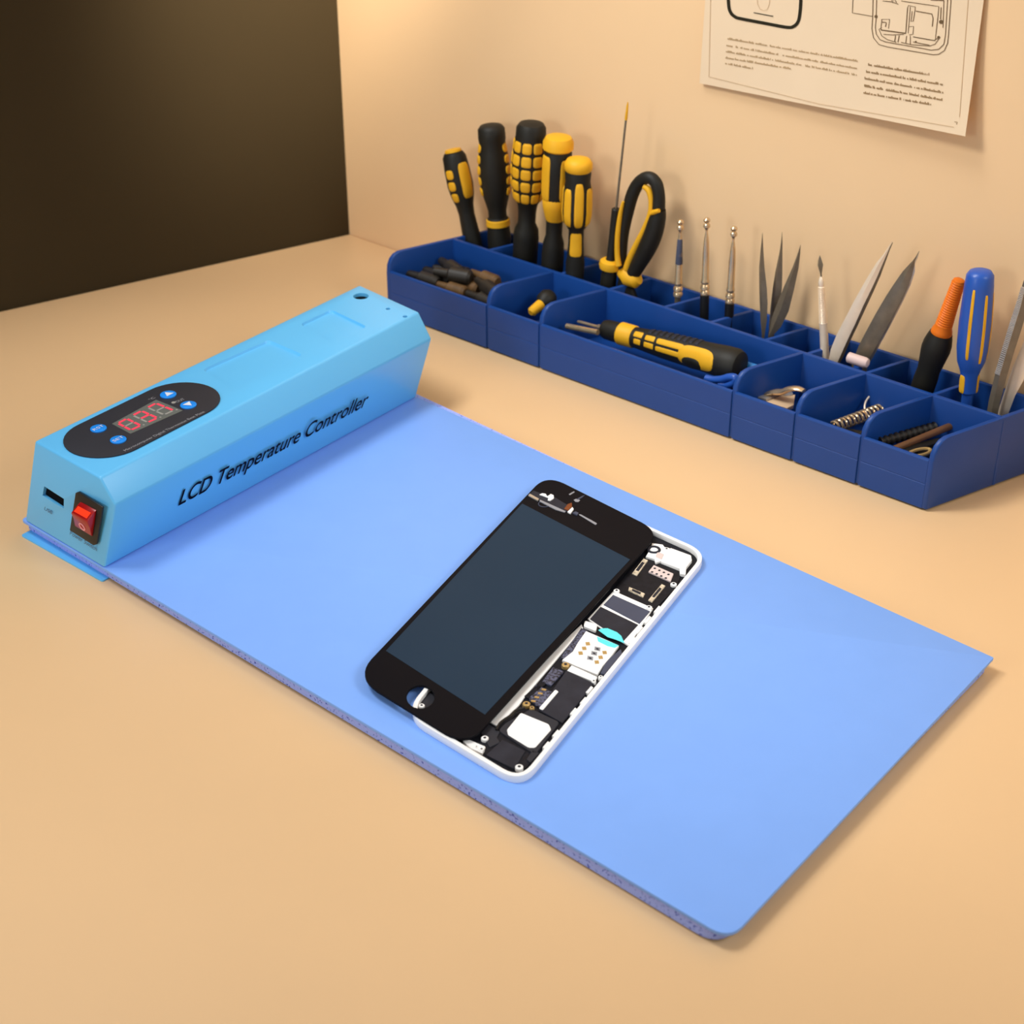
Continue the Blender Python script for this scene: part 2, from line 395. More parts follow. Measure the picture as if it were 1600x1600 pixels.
plate('processor_chip', [(632, 787), (945, 938), (818, 1078), (542, 890)], M_CHIPDK, 1.8, z0=PT + .0015)
plate('paste_blob', [(610, 982), (640, 968), (690, 966), (735, 985), (770, 1000), (805, 1030), (832, 1092), (760, 1062), (690, 1040)], M_CYAN, 1.95, z0=PT + .0017)
sim = plate('sim_reader', [(510, 990), (785, 1110), (720, 1200), (650, 1280), (605, 1352), (310, 1232), (400, 1160), (440, 1090)], M_WHITE, 1.9)
plate('paste_smear', [(600, 1035), (785, 1112), (750, 1132), (690, 1118), (610, 1078)], M_CYAN, 1.93, z0=PT + .0019)
for x, y in ((525, 1097), (495, 1135), (465, 1175), (665, 1170), (632, 1210), (600, 1250)):
    plate('gold_contact', [(x - 20, y - 12), (x + 14, y - 14), (x + 20, y + 12), (x - 14, y + 14)], M_GOLD, 2.0, z0=PT + .0018, bevel=0)
for x, y in ((605, 1140), (578, 1177), (545, 1217)):
    plate('contact_window', [(x - 22, y - 20), (x + 26, y - 10), (x + 22, y + 20), (x - 26, y + 10)], M_GREYINK, 1.95, z0=PT + .0018, bevel=0)
    plate('contact_window_core', [(x - 12, y - 8), (x + 10, y - 4), (x + 12, y + 10), (x - 10, y + 4)], M_PANEL, 2.0, z0=PT + .0018, bevel=0)
plate('bracket', [(500, 903), (605, 935), (592, 990), (490, 950)], M_WHITE, 2.0, r=.0006)
plate('ribbon_flex', [(470, 965), (525, 985), (455, 1090), (395, 1160), (345, 1225), (295, 1215), (370, 1110)], M_GRAIN, 1.6)
plate('side_flex', [(800, 1140), (812, 1180), (668, 1352), (630, 1342), (680, 1240)], M_CHIP, 1.7)
plate('cover_plate', [(390, 1275), (605, 1372), (575, 1412), (352, 1320)], M_WHITE, 1.8)
plate('battery_pack', [(1300, 268), (1472, 350), (1275, 597), (1128, 515)], M_CHIPDK, 1.7, p6)
plate('coil_module', [(1215, 248), (1285, 275), (1205, 362), (1148, 340)], M_GRAIN, 1.7, p6)
cm = plate('contact_block', [(1110, 358), (1212, 402), (1140, 505), (1065, 450)], M_GRAIN, 1.6, p6)
for k in range(4):
    x, y = 1160 - k * 22, 388 + k * 24
    plate('spring_contact', [(x - 14, y - 6), (x + 14, y - 2), (x + 12, y + 8), (x - 16, y + 4)], M_GOLD, 1.75, p6, z0=PT + .0015, bevel=0)
plate('white_strip', [(1230, 388), (1252, 400), (1152, 517), (1128, 505)], M_WHITE, 1.9, p6, r=.0005)
plate('battery_edge', [(1395, -20), (1405, 5), (1180, 270), (1035, 440), (1005, 485), (870, 618), (812, 588), (1330, 40)], M_WHITE, 1.5, p6)
plate('lower_board', [(640, 700), (812, 600), (1060, 740), (1140, 770), (1050, 880), (965, 892), (800, 800)], M_PCB, 1.2, p6)
plate('speaker_module', [(1080, 508), (1258, 592), (1105, 795), (875, 645), (915, 600)], M_PANEL, 1.7, p6, r=.0012)
plate('speaker_plate', [(1015, 533), (1190, 605), (1205, 640), (1105, 752), (1065, 752), (935, 672), (928, 640)], M_WHITE, 1.85, p6, z0=PT + .0016, r=.0006)
plate('flex_bracket', [(810, 602), (885, 652), (865, 690), (885, 718), (820, 750), (760, 650)], M_PANEL, 1.6, p6, r=.0005)
plate('label_sticker', [(900, 702), (1045, 772), (975, 884), (798, 798)], M_CHIPDK, 1.5, p6, r=.0004)
plate('corner_latch', [(1090, 765), (1130, 785), (1075, 845), (1050, 825)], M_PANEL, 1.7, p6, r=.0003)
plate('charge_port_bracket', [(650, 708), (695, 703), (795, 745), (775, 788), (700, 755)], M_WHITE, 1.8, p6, r=.0004)
plate('rail_strip', [(1165, 318), (1195, 335), (1065, 445), (1035, 430)], M_PCB, 1.6, p6)
# inner edge clips
for (x, y), f in (((1105, 810), p5), ((1025, 895), p5), ((955, 978), p5), ((895, 1068), p5), ((490, 1570), p5), ((540, 1480), p5), ((1345, 525), p6), ((1235, 662), p6), ((1175, 735), p6)):
    k = 1.0 if f is p5 else .75
    plate('edge_clip', [(x + 12 * k, y - 30 * k), (x + 30 * k, y - 18 * k), (x - 12 * k, y + 32 * k), (x - 32 * k, y + 22 * k)], M_WHITE, 1.9, f, bevel=0)
for (x, y, r, f, m) in ((1240, 597, 27, p5, M_WHITE), (765, 652, 27, p5, M_WHITE), (1035, 790, 27, p5, M_WHITE), (1182, 305, 24, p5, M_WHITE), (340, 1268, 34, p5, M_GOLD), (632, 1370, 20, p5, M_WHITE), (575, 1405, 20, p5, M_WHITE),
                        (1050, 475, 25, p6, M_GOLD), (1085, 500, 16, p6, M_GOLD), (790, 690, 24, p6, M_WHITE), (770, 760, 18, p6, M_WHITE), (1005, 870, 26, p6, M_WHITE), (395, 487, 20, p6, M_WHITE), (738, 745, 10, p6, M_WHITE)):
    k = 5.333 if f is p5 else 4
    c = G(*f(x, y), PT + .0022); R = r / k * scale_at(c)
    s_ = MB().tube([Vec((c.x, c.y, ZF)), c - UP * .0002, c], [R, R, R * .8], 18).build('screw', m, chs)
    MB().disc(c, UP, R * .4, .00006, 12).build('screw_recess', M_CHIPDK, s_, smooth=False)
plate('home_bracket', [(420, 400), (480, 420), (500, 470), (440, 520), (370, 520), (380, 470)], M_PANEL, 1.4, p6)
cb = spline([(862, 640, 0), (880, 605, 0), (915, 575, 0), (960, 548, 0), (985, 520, 0), (1040, 505, 0)], 5)
MB().tube([G(*p6(x, y), PT + .0021) for x, y, _ in cb], .0004, 8).build('antenna_cable', M_BLACK, chs)
# loose front glass panel lying on the chassis
ZD0, ZD1 = ZK + .00005, ZK + .0009
dis = thing('display_panel', 'detached black phone front glass with slate screen laid over the open phone', 'phone screen', G(790, 950, ZD0))
do = rounded([G(853.7, 741.3, ZD1), G(1032, 830.6, ZD1), G(729.7, 1166.7, ZD1), G(553.7, 1057.4, ZD1)], [.0095, .009, .0095, .0105], 8)
hc = G(*p6(388, 434), ZD1)
e1 = G(*p6(475, 434), ZD1) - hc; e2 = G(*p6(388, 362), ZD1) - hc
hl = [hc + e1 * math.cos(2 * math.pi * k / 32) + e2 * math.sin(2 * math.pi * k / 32) for k in range(32)]
MB().holed(do, [hl], -UP * (ZD1 - ZD0)).build('front_glass', M_GLASS, dis, bevel=.0001, seg=1)
sq = [G(816, 787, ZD1), G(984.5, 874.4, ZD1), G(757.7, 1116.7, ZD1), G(603, 1017, ZD1)]
MB().prism([p - UP * .0001 for p in sq], [p + UP * .00006 for p in sq]).build('screen', M_SCREEN, dis, smooth=False)
p7 = lambda x, y: (810 + x / 10.667, 735 + y / 10.667)
def dplate(name, pts, m, h=.0003, r=0, parent=None):
    t = [G(*p7(*p), ZD1 + h) for p in pts]
    if r: t = rounded(t, r, 3)
    return MB().prism([Vec((p.x, p.y, ZD1)) for p in t], t).build(name, m, parent or dis, bevel=.00005, seg=1)
dplate('sensor_flex', [(180, 395), (250, 335), (350, 372), (600, 440), (760, 540), (850, 590), (800, 690), (350, 495)], M_CHIPDK, .0003)
dplate('flex_edge', [(360, 485), (640, 610), (790, 680), (770, 695), (620, 650), (350, 510)], M_GREYINK, .00036)
dplate('metal_tab', [(190, 385), (345, 470), (325, 502), (165, 415)], M_STEEL, .0005)
dplate('sensor_bracket', [(350, 400), (395, 378), (455, 388), (480, 430), (540, 390), (588, 412), (592, 460), (530, 502), (488, 490), (500, 455), (400, 415)], M_WHITE, .0006)
dplate('amber_flex', [(760, 640), (820, 560), (890, 535), (895, 600), (830, 662)], M_BROWN, .0005)
dplate('connector_end', [(818, 685), (900, 608), (922, 640), (870, 712)], M_WHITE, .0006)
dplate('earpiece_mount', [(900, 705), (950, 680), (1005, 705), (980, 742)], M_CHIP, .0005)
dplate('earpiece_slot', [(1000, 732), (1035, 728), (1312, 880), (1290, 908)], M_GREYINK, .0002, r=.0004)
dplate('cracked_flake', [(840, 395), (925, 345), (940, 360), (860, 410)], M_GREYINK, .00015)
dplate('cracked_flake', [(920, 490), (965, 470), (1030, 495), (1000, 525), (950, 520)], M_GREYINK, .00015)
dplate('cracked_flake', [(960, 480), (1060, 425), (1110, 405), (1065, 450), (990, 490)], M_CHIP, .00018)
c = G(*p7(430, 560), ZD1 + .0001); MB().torus(c, UP, .0021, .00018).build('camera_ring', M_CHIP, dis)
# ------------------------------------------------------------------ organizer tray
tray = thing('organizer_tray', 'long royal blue compartment tray of tools standing against the back wall', 'tray', T(140, 30, 0))
def tbox(mb, u0, u1, v0, v1, z0, z1):
    return mb.prism([T(u0, v0, z0), T(u1, v0, z0), T(u1, v1, z0), T(u0, v1, z0)], [T(u0, v0, z1), T(u1, v0, z1), T(u1, v1, z1), T(u0, v1, z1)])
U1, VB, VM, ZR, ZL = 279.0, 59.0, 35.0, 30.0, 21.5
FLO = 8.5                                    # raised floor of the shallow front bins
def tb(name, u0, u1, v0, v1, z0, z1, bev=.0005):
    return tbox(MB(), u0, u1, v0, v1, z0, z1).build(name, M_TRAY, tray, bevel=bev)
tb('floor_plate', 2, U1 - 2, 1.9, VB - 1.2, .1, 2.2, .0003)
tb('bin_floor', 1.5, U1 - 1.5, 1.5, VM - .6, 2.1, FLO, .0003)
tb('rear_wall', .2, U1 - .2, VB - 2, VB, .1, ZR)
tb('long_divider', 1, U1 - 1, VM - 1.1, VM + 1.1, 2, ZR)
def side_profile(name, u0, u1, vend, vf):
    pr = [(vf, .8), (vf, 20.5), (vf + .35, 24.2), (vf + 1.5, 27.0), (vf + 3.4, 29.0), (vf + 6, 29.9), (vf + 8, ZR), (vend, ZR), (vend, .8)]
    return MB().prism([T(u0, v, z) for v, z in pr], [T(u1, v, z) for v, z in pr]).build(name, M_TRAY, tray, bevel=.0005, ang=50)
side_profile('end_wall', 0, 2.2, VB, 0)
side_profile('end_wall', U1 - 2.2, U1, VB, 0)
FD = [30, 59, 88, 187.5, 217.5]
for u in FD: side_profile('front_divider', u - 1.1, u + 1.1, VM - .5, .55)
eds = [0] + FD + [U1]
for i in range(len(eds) - 1):
    a0 = eds[i] + (2.0 if i == 0 else .7); a1 = eds[i + 1] - (2.0 if i == len(eds) - 2 else .7)
    fp = MB(); pr = [(0, .8), (0, 10.9), (.12, 11.05), (.12, 11.3), (0, 11.45), (0, ZL - .7), (.25, ZL - .15), (.9, ZL), (1.7, ZL - .2), (1.9, ZL - .8), (1.9, .8)]
    fp.prism([T(a0, v, z) for v, z in pr], [T(a1, v, z) for v, z in pr]).build('front_panel', M_TRAY, tray, bevel=.00012, seg=1, ang=60, smooth=False)
for u in (30, 59, 86, 106, 133, 157, 186.5, 213.5, 256): tb('rear_divider', u - 1, u + 1, VM + .8, VB - 1.5, 2, ZR)
tbox(MB(), -.12, .0, VM - .6, VM + .6, 1, ZR - 1).build('end_rib', M_TRAY, tray)
# ------------------------------------------------------------------ upright tools
class Axis:
    """straight tool standing in the rear row; the axis passes through two pixels, foot on the tray floor"""
    def __init__(s, top, low, v=47.0, z=2.25, foot=None):
        best = None
        dx, dy = low[0] - top[0], low[1] - top[1]; L = math.hypot(dx, dy)
        if foot is None:
            for k in range(0, 2791):
                u = k / 10; x, y = proj(T(u, v, z)); d = abs((x - top[0]) * dy - (y - top[1]) * dx) / L
                if best is None or d < best[0]: best = (d, u)
            foot = T(best[1], v, z); s.u = best[1]
        s.foot = foot
        s.A = PL(top[0], top[1], foot, WN); s.Bp = PL(low[0], low[1], foot, WN)
        s.w = (s.Bp - s.A); s.len = s.w.length; s.w.normalize()
        s.sf = (foot - s.A).dot(s.w) / s.len           # parameter of the foot
        tocam = (EYE - s.A); s.f = (tocam - s.w * tocam.dot(s.w)).normalized(); s.r = s.f.cross(s.w).normalized()
        if s.r.x < 0: s.r = -s.r
        s.px = scale_at((s.A + s.Bp) / 2)
    def at(s, t): return s.A + s.w * (s.len * t)
    def lathe(s, mb, prof, n=24):
        s.prof = prof if not hasattr(s, 'prof') else s.prof
        return mb.tube([s.at(t) for t, _ in prof], [max(r, .05) * s.px for _, r in prof], n)
    def rad(s, t):
        p = s.prof
        for (a, ra), (b, rb) in zip(p, p[1:]):
            if a <= t <= b: return ra + (rb - ra) * (t - a) / max(1e-6, b - a)
        return p[-1][1]
    def patch(s, mb, t0, t1, a0, a1, lift=1.2, rnd=.45):     # raised rounded inlay on the handle
        tc, ac, ht, ha = (t0 + t1) / 2, (a0 + a1) / 2, (t1 - t0) / 2, (a1 - a0) / 2
        n = 24; rings = []
        for sc, lf in ((1.0, -.6), (.96, lift * .55), (.82, lift), (.45, lift * 1.08)):
            ring = []
            for k in range(n):
                th = 2 * math.pi * k / n; c, q = math.cos(th), math.sin(th)
                e = 2 / (2 + 6 * (1 - rnd))
                x = math.copysign(abs(c) ** e, c) * sc; y = math.copysign(abs(q) ** e, q) * sc
                t = tc + ht * y; an = math.radians(ac + ha * x); R = (s.rad(t) + lf) * s.px
                ring.append(s.at(t) + (s.f * math.cos(an) + s.r * math.sin(an)) * R)
            rings.append(ring)
        vs = [p for g in rings for p in g]; fs = []
        for i in range(3): fs += [(i * n + k, i * n + (k + 1) % n, (i + 1) * n + (k + 1) % n, (i + 1) * n + k) for k in range(n)]
        fs += [tuple(range(3 * n, 4 * n)), tuple(range(n))[::-1]]
        return mb.add(vs, fs)
c8 = lambda x, y: (670 + x / 4, 150 + y / 4)
DG = 'yellow and black screwdrivers upright in the rear bins'
# 1 leaning small screwdriver
a = Axis(c8(152, 345), c8(272, 900), v=45)
t = thing('screwdriver', 'short leaning black screwdriver with one long yellow pad, leftmost in the tray', 'screwdriver', a.foot, DG)
mb = MB(); a.lathe(mb, [(0, 8), (.015, 15), (.06, 18.5), (.2, 20), (.38, 20.5), (.5, 18), (.6, 14), (.7, 12.5), (.85, 13.5), (1, 14.5), (a.sf - .02, 14), (a.sf, 10)])
mb.build('handle', M_RUB, t)
mb = MB(); a.patch(mb, .12, .52, 4, 62, 1.6); [a.patch(mb, .18 + k * .13, .285 + k * .13, -62, -22, 1.4, .8) for k in range(3)]; a.patch(mb, .12, .52, 110, 160); a.patch(mb, .12, .52, 200, 250)
mb.build('grip_inlay', M_YEL, t)
mb = MB(); mb.tube([a.at(-.025), a.at(-.02), a.at(.005)], [9 * a.px, 12.5 * a.px, 13.5 * a.px], 24); mb.build('end_cap', M_YEL, t)
# 2 black with bumps and a yellow collar
a = Axis(c8(388, 175), c8(440, 880), v=48)
t = thing('screwdriver', 'tall black screwdriver with yellow side bumps and a yellow collar near its foot', 'screwdriver', a.foot, DG)
mb = MB(); a.lathe(mb, [(0, 9), (.012, 17), (.04, 21), (.12, 21.5), (.18, 20), (.24, 22.5), (.42, 25), (.58, 23), (.68, 18), (.76, 14.5), (.82, 14.5), (.83, 17), (.93, 18), (1, 19), (a.sf - .02, 18), (a.sf, 12)])
mb.build('handle', M_RUB, t)
mb = MB()
for an in (-78, 64, 118, 160, 202, 242):
    for k in range(5): a.patch(mb, .16 + k * .095, .235 + k * .095, an - 17, an + 17, 1.8, .9)
mb.build('grip_inlay', M_YEL, t)
mb = MB(); mb.tube([a.at(.83), a.at(.84), a.at(.89), a.at(.9)], [16 * a.px, 18.6 * a.px, 19.2 * a.px, 16 * a.px], 24); mb.build('collar', M_YEL, t)
# 3 chequered
a = Axis(c8(642, 163), c8(604, 960), v=45)
t = thing('screwdriver', 'tallest thick screwdriver, black with a grid of yellow square studs', 'screwdriver', a.foot, DG)
mb = MB(); a.lathe(mb, [(0, 10), (.012, 19), (.04, 23), (.1, 23.5), (.14, 25), (.3, 28), (.45, 27), (.58, 22), (.63, 16), (.7, 14), (.78, 14), (.83, 19), (.9, 20.5), (1, 20), (a.sf - .02, 19), (a.sf, 13)])
mb.build('handle', M_RUB, t)
mb = MB()
for k in range(5):
    for j in range(9): a.patch(mb, .125 + k * .098, .205 + k * .098, -68 + j * 40, -34 + j * 40, 1.5, .6)
mb.build('grip_inlay', M_YEL, t)
# 4 yellow cap, curved inlay
a = Axis(c8(812, 248), c8(775, 1000), v=43)
t = thing('screwdriver', 'yellow capped screwdriver with broad yellow bands and yellow waist, fourth from left', 'screwdriver', a.foot, DG)
mb = MB(); a.lathe(mb, [(.1, 19), (.13, 22), (.3, 22.5), (.45, 22), (.58, 19), (.68, 14), (.72, 13), (.82, 13), (.88, 16.5), (.98, 18), (a.sf - .02, 17), (a.sf, 12)])
mb.build('handle', M_RUB, t)
mb = MB(); mb.tube([a.at(x) for x in (0, .012, .05, .1, .122)], [12 * a.px, 20 * a.px, 24 * a.px, 24 * a.px, 19 * a.px], 28); mb.build('end_cap', M_YEL, t)
mb = MB(); a.patch(mb, .14, .52, -88, -28, 1.3, .3); a.patch(mb, .16, .51, 14, 74, 1.5, .4); a.patch(mb, .15, .52, 120, 170); a.patch(mb, .15, .52, 200, 250)
mb.tube([a.at(x) for x in (.5, .51, .58, .66, .7)], [(a.rad(x) + o_) * a.px for x, o_ in ((.5, -.5), (.51, .8), (.58, .9), (.66, .9), (.7, -.5))], 28)
mb.build('grip_inlay', M_YEL, t)
# 5 smaller yellow cap
a = Axis(c8(937, 386), c8(915, 1040), v=40.5)
t = thing('screwdriver', 'smaller yellow capped screwdriver with three narrow yellow strips, beside the thin shaft', 'screwdriver', a.foot, DG)
mb = MB(); a.lathe(mb, [(.1, 18), (.14, 20.5), (.22, 19.5), (.3, 22), (.5, 23), (.6, 21), (.64, 16), (.68, 12), (.8, 12), (.93, 13.5), (1, 15), (a.sf - .02, 14), (a.sf, 10)])
mb.build('handle', M_RUB, t)
mb = MB(); mb.tube([a.at(x) for x in (0, .015, .05, .1, .13)], [11 * a.px, 18 * a.px, 22 * a.px, 22 * a.px, 18 * a.px], 28); mb.build('end_cap', M_YEL, t)
mb = MB()
for j in range(7):
    a.patch(mb, .2 if j == 1 else .26, .63, -62 + j * 51, -24 + j * 51, 1.3, .5)
a.patch(mb, .69, .92, -48, 48, .9, .4)
mb.build('grip_inlay', M_YEL, t)
# thin upturned probe
a = Axis((981, 160), c8(1130, 1085), v=44)
t = thing('probe_screwdriver', 'slender screwdriver upside down with long thin shaft pointing up, beside the black loop handle', 'screwdriver', a.foot)
L_ = 1.0
mb = MB(); a.lathe(mb, [(0, .5), (.02, 1.4), (.09, 2.0), (.1, 1.7), (.64, 2.0)], 12); mb.build('shaft', M_DKSTEEL, t)
mb = MB(); mb.tube([a.at(x) for x in (-.002, .02, .09, .1)], [.7 * a.px, 1.6 * a.px, 2.4 * a.px, 1.9 * a.px], 12); mb.build('tip', M_YEL, t)
mb = MB(); mb.tube([a.at(x) for x in (.62, .625, .92, .95, 1.04, a.sf - .02, a.sf)], [5.5 * a.px, 7 * a.px, 7 * a.px, 9 * a.px, 13 * a.px, 13 * a.px, 9 * a.px], 20); mb.build('handle', M_RUB, t)
mb = MB(); mb.tube([a.at(x) for x in (.935, .945, .965, .99, 1.0)], [11 * a.px, 16.5 * a.px, 18 * a.px, 16.5 * a.px, 11 * a.px], 24); mb.build('collar', M_YEL, t)
# loop handled snips
base = T(172.5, 46, 2.3)
t = thing('snips', 'black looped snips with yellow lining standing upright beside the thin shaft', 'snips', base)
def onp(x, y, f=c8, d=0.0): return PL(*f(x, y), base + WN * d, WN)
pxm = scale_at(base)
path = spline([(1205, 1075, 8), (1205, 980, 8.5), (1215, 860, 9), (1242, 730, 9.5), (1275, 610, 10), (1320, 535, 9.5), (1375, 510, 9.5), (1420, 545, 9.5), (1438, 620, 9.5), (1436, 700, 10)])
MB().tube([onp(x, y) for x, y, r in path], [r * pxm for *_, r in path], 16).build('loop_handle', M_RUB, t)
path = spline([(1440, 705, 10), (1428, 770, 13), (1400, 870, 14.5), (1355, 970, 14), (1305, 1060, 12), (1265, 1130, 11)])
MB().tube([onp(x, y) for x, y, r in path], [r * pxm for *_, r in path], 16).build('side_handle', M_RUB, t)
path = spline([(1345, 565, 4), (1375, 590, 5), (1392, 650, 5), (1388, 730, 5), (1350, 830, 5), (1300, 930, 5.5), (1262, 1010, 6), (1238, 1080, 6)])
MB().tube([onp(x, y, d=.0012) for x, y, r in path], [r * pxm for *_, r in path], 12).build('handle_lining', M_YEL, t)
path = spline([(1215, 660, 2), (1198, 730, 3.2), (1185, 820, 3.8), (1178, 900, 4), (1178, 990, 4.2), (1186, 1060, 5)])
MB().tube([onp(x, y, d=.003) for x, y, r in path], [r * pxm for *_, r in path], 12).build('handle_lining', M_YEL, t)
MB().tube([onp(1385, 738, d=.0028), onp(1400, 728, d=.003), onp(1440, 716, d=.003)], [2 * pxm, 4 * pxm, 3 * pxm], 12).build('latch', M_YEL, t)
MB().tube([onp(1200, 1075), onp(1205, 1090), onp(1250, 1130), onp(1300, 1150), onp(1318, 1148)], [6 * pxm, 10 * pxm, 15 * pxm, 13 * pxm, 7 * pxm], 20).build('collar', M_YEL, t)
MB().tube([onp(1235, 1120), onp(1225, 1190), Vec((base.x, base.y, .0023))], [12 * pxm, 13 * pxm, 8 * pxm], 16).build('jaw', M_RUB, t)
# three ball ended probes
c2 = lambda x, y: (1020 + x / 6.154, 320 + y / 6.154)
PG = 'silver ball ended probes'
for (tp, lo, v, lab, ys, blk) in (
        ((268, 140), (240, 890), 47, 'silver ball ended probe with a dark band, nearest the black loop handle', 140, False),
        ((521, 120), (494, 1060), 45, 'tallest silver ball ended probe, middle of three, on a black stem', 120, True),
        ((783, 202), (735, 1030), 46, 'shorter silver ball ended probe, right of three, on a black stem', 202, True)):
    a = Axis(c2(*tp), c2(*lo), v=v); H_ = lo[1] - tp[1]
    t = thing('ball_probe', lab, 'probe', a.foot, PG)
    f_ = lambda y: y / H_
    prof = [(0, .5), (f_(7), 3.4), (f_(22), 5.2), (f_(38), 4.9), (f_(52), 2.6), (f_(66), 5.2), (f_(88), 5.4), (f_(106), 2.8), (f_(120), 2), (f_(140), 1.8), (f_(160), 2.6), (f_(230), 4.2), (f_(340), 5.2), (f_(590), 5.8),
            (f_(600), 6.6), (f_(620), 6.8), (f_(635), 5.2), (f_(650), 7.2), (f_(680), 7.4), (f_(690), 5.6), (f_(705), 7.4), (f_(735), 7.2), (f_(745), 5)]
    mb = MB(); a.lathe(mb, prof, 20); mb.build('shaft', M_WARMSTEEL, t)
    mb = MB(); mb.tube([a.at(f_(740)), a.at(f_(745)), a.at(a.sf)], [5 * a.px, (7.4 if blk else 4.8) * a.px, (7 if blk else 4.8) * a.px], 18); mb.build('stem', M_BLACK if blk else M_DKSTEEL, t)
    if not blk:
        mb = MB(); mb.tube([a.at(f_(185)), a.at(f_(190)), a.at(f_(420)), a.at(f_(425))], [3.4 * a.px, 4.0 * a.px, 5.9 * a.px, 5.2 * a.px], 18); mb.build('dark_band', M_CHIP, t)
def blade(mb, pts, f, base, th=.0012, d=0.0, ridge=.5, k=1.0):   # pointed flat tool traced as centre line + half widths (crop pixels)
    P = []; m = len(pts)
    for i, (x, y, w) in enumerate(pts):
        x0, y0, _ = pts[max(i - 1, 0)]; x1, y1, _ = pts[min(i + 1, m - 1)]
        tx_, ty_ = x1 - x0, y1 - y0; L = math.hypot(tx_, ty_); nx, ny = -ty_ / L, tx_ / L
        pl = PL(*f(x + nx * w, y + ny * w), base + WN * d, WN); pr = PL(*f(x - nx * w, y - ny * w), base + WN * d, WN); pc = (pl + pr) / 2
        wd = min(1.0, (pl - pr).length / .002)
        P.append((pl, pc + WN * th * wd, pr, pc - WN * th * ridge * wd))
    vs = [p for q4 in P for p in q4]; fs = [(0, 1, 2, 3), tuple(range(4 * m - 4, 4 * m))[::-1]]
    for i in range(m - 1): fs += [(i * 4 + j, i * 4 + (j + 1) % 4, i * 4 + 4 + (j + 1) % 4, i * 4 + 4 + j) for j in range(4)]
    return mb.add(vs, fs)
BG = 'pointed leaf shaped metal picks'
for pts, lab, m, u, v in (
        ([(1055, 268, 1), (1052, 360, 8), (1049, 450, 15), (1048, 600, 26), (1060, 800, 36), (1066, 950, 38), (1066, 1120, 30), (1062, 1250, 14), (1060, 1400, 10)], 'upright pointed metal pick with a dark edge, left of three beside the silver probes', M_DKSTEEL, 115.5, 44),
        ([(1243, 262, 1), (1240, 350, 7), (1233, 450, 14), (1212, 650, 34), (1198, 800, 44), (1172, 1000, 42), (1140, 1180, 25), (1110, 1330, 10)], 'upright pointed metal pick, middle of three and farthest back', M_DKSTEEL, 112, 50),
        ([(1421, 385, 1), (1405, 470, 12), (1375, 600, 28), (1310, 800, 50), (1245, 1000, 66), (1180, 1150, 58), (1130, 1260, 22), (1110, 1350, 12)], 'broad dark pointed pick leaning right, right of three beside the silver probes', M_DKSTEEL, 111, 46)):
    bs = T(u, v, 2.3); mb = MB()
    x, y, w = pts[-1]; fx, fy = proj(bs); 
    pts = pts[:-1] + [((fx - 1020) * 6.154, (fy - 320) * 6.154, 8)]
    blade(mb, pts, c2, bs); tag(mb.build('metal_pick', m, origin=bs), lab, 'pick', BG)
c3b = lambda x, y: (1240 + x / 4.444, 350 + y / 4.444)
# ridged pick with a spear tip
a = Axis(c3b(182, 218), c3b(222, 1000), v=44)
t = thing('spear_pick', 'straight silver pick with ridged grip and small dark spear tip', 'pick', a.foot)
bs = a.foot; mb = MB(); blade(mb, [(182, 218, 1), (183, 250, 12), (186, 285, 19), (188, 320, 11), (190, 345, 6), (192, 380, 6)], c3b, bs, .001); mb.build('spear_tip', M_DKSTEEL, t)
prof = [(.18, 1.2), (.2, 3), (.23, 4.5), (.26, 4.2)]
for k in range(26): prof += [(.27 + k * .0125, 4.0 + k * .06), (.2765 + k * .0125, 5.6 + k * .05)]
prof += [(.62, 6.4), (.9, 7.0), (a.sf, 6.5)]
mb = MB(); a.lathe(mb, prof, 18); mb.build('grip', M_SATIN, t)
# polished tweezers and dark tweezers
def foot_px(u, v, f_inv): return f_inv(*proj(T(u, v, 2.3)))
inv3 = lambda x, y: ((x - 1240) * 4.444, (y - 350) * 4.444)
bs = T(79.5, 43.5, 2.3); fx, fy = inv3(*proj(bs))
t = thing('tweezers', 'bright polished steel tweezers leaning right with points up', 'tweezers', bs)
mb = MB(); blade(mb, [(684, 117, 1), (655, 175, 6), (632, 218, 11), (596, 275, 21), (560, 345, 27), (515, 430, 32), (450, 555, 36), (390, 680, 40), (335, 790, 42), (295, 885, 40), (270, 970, 30), (fx, fy, 16)], c3b, bs, .0007, .001); mb.build('arm', M_SATIN, t)
mb = MB(); blade(mb, [(688, 128, 2), (660, 185, 6), (625, 260, 14), (585, 350, 20), (535, 450, 26), (470, 575, 32), (408, 700, 36), (350, 815, 38), (312, 910, 36), (282, 985, 26), (fx + 6, fy, 14)], c3b, bs, .0007, -.0018); mb.build('arm', M_DKSTEEL, t)
bs = T(71, 46, 2.3); fx, fy = inv3(*proj(bs))
t = thing('tweezers', 'dark brushed steel tweezers leaning right, behind the pale cap', 'tweezers', bs)
mb = MB(); blade(mb, [(872, 187, 1), (850, 230, 4), (834, 258, 8), (822, 285, 18), (790, 345, 36), (745, 430, 48), (690, 525, 54), (620, 650, 57), (555, 770, 57), (500, 870, 54), (450, 980, 46), (fx, fy, 30)], c3b, bs, .0009, 0); mb.build('arm', M_DKSTEEL, t)
mb = MB(); blade(mb, [(874, 192, 1), (856, 236, 4), (838, 270, 7), (822, 320, 22), (780, 410, 36), (720, 520, 44), (650, 645, 48), (585, 765, 48), (530, 870, 46), (475, 985, 38), (fx + 5, fy, 24)], c3b, bs, .0007, -.0022); mb.build('arm', M_STEEL, t)
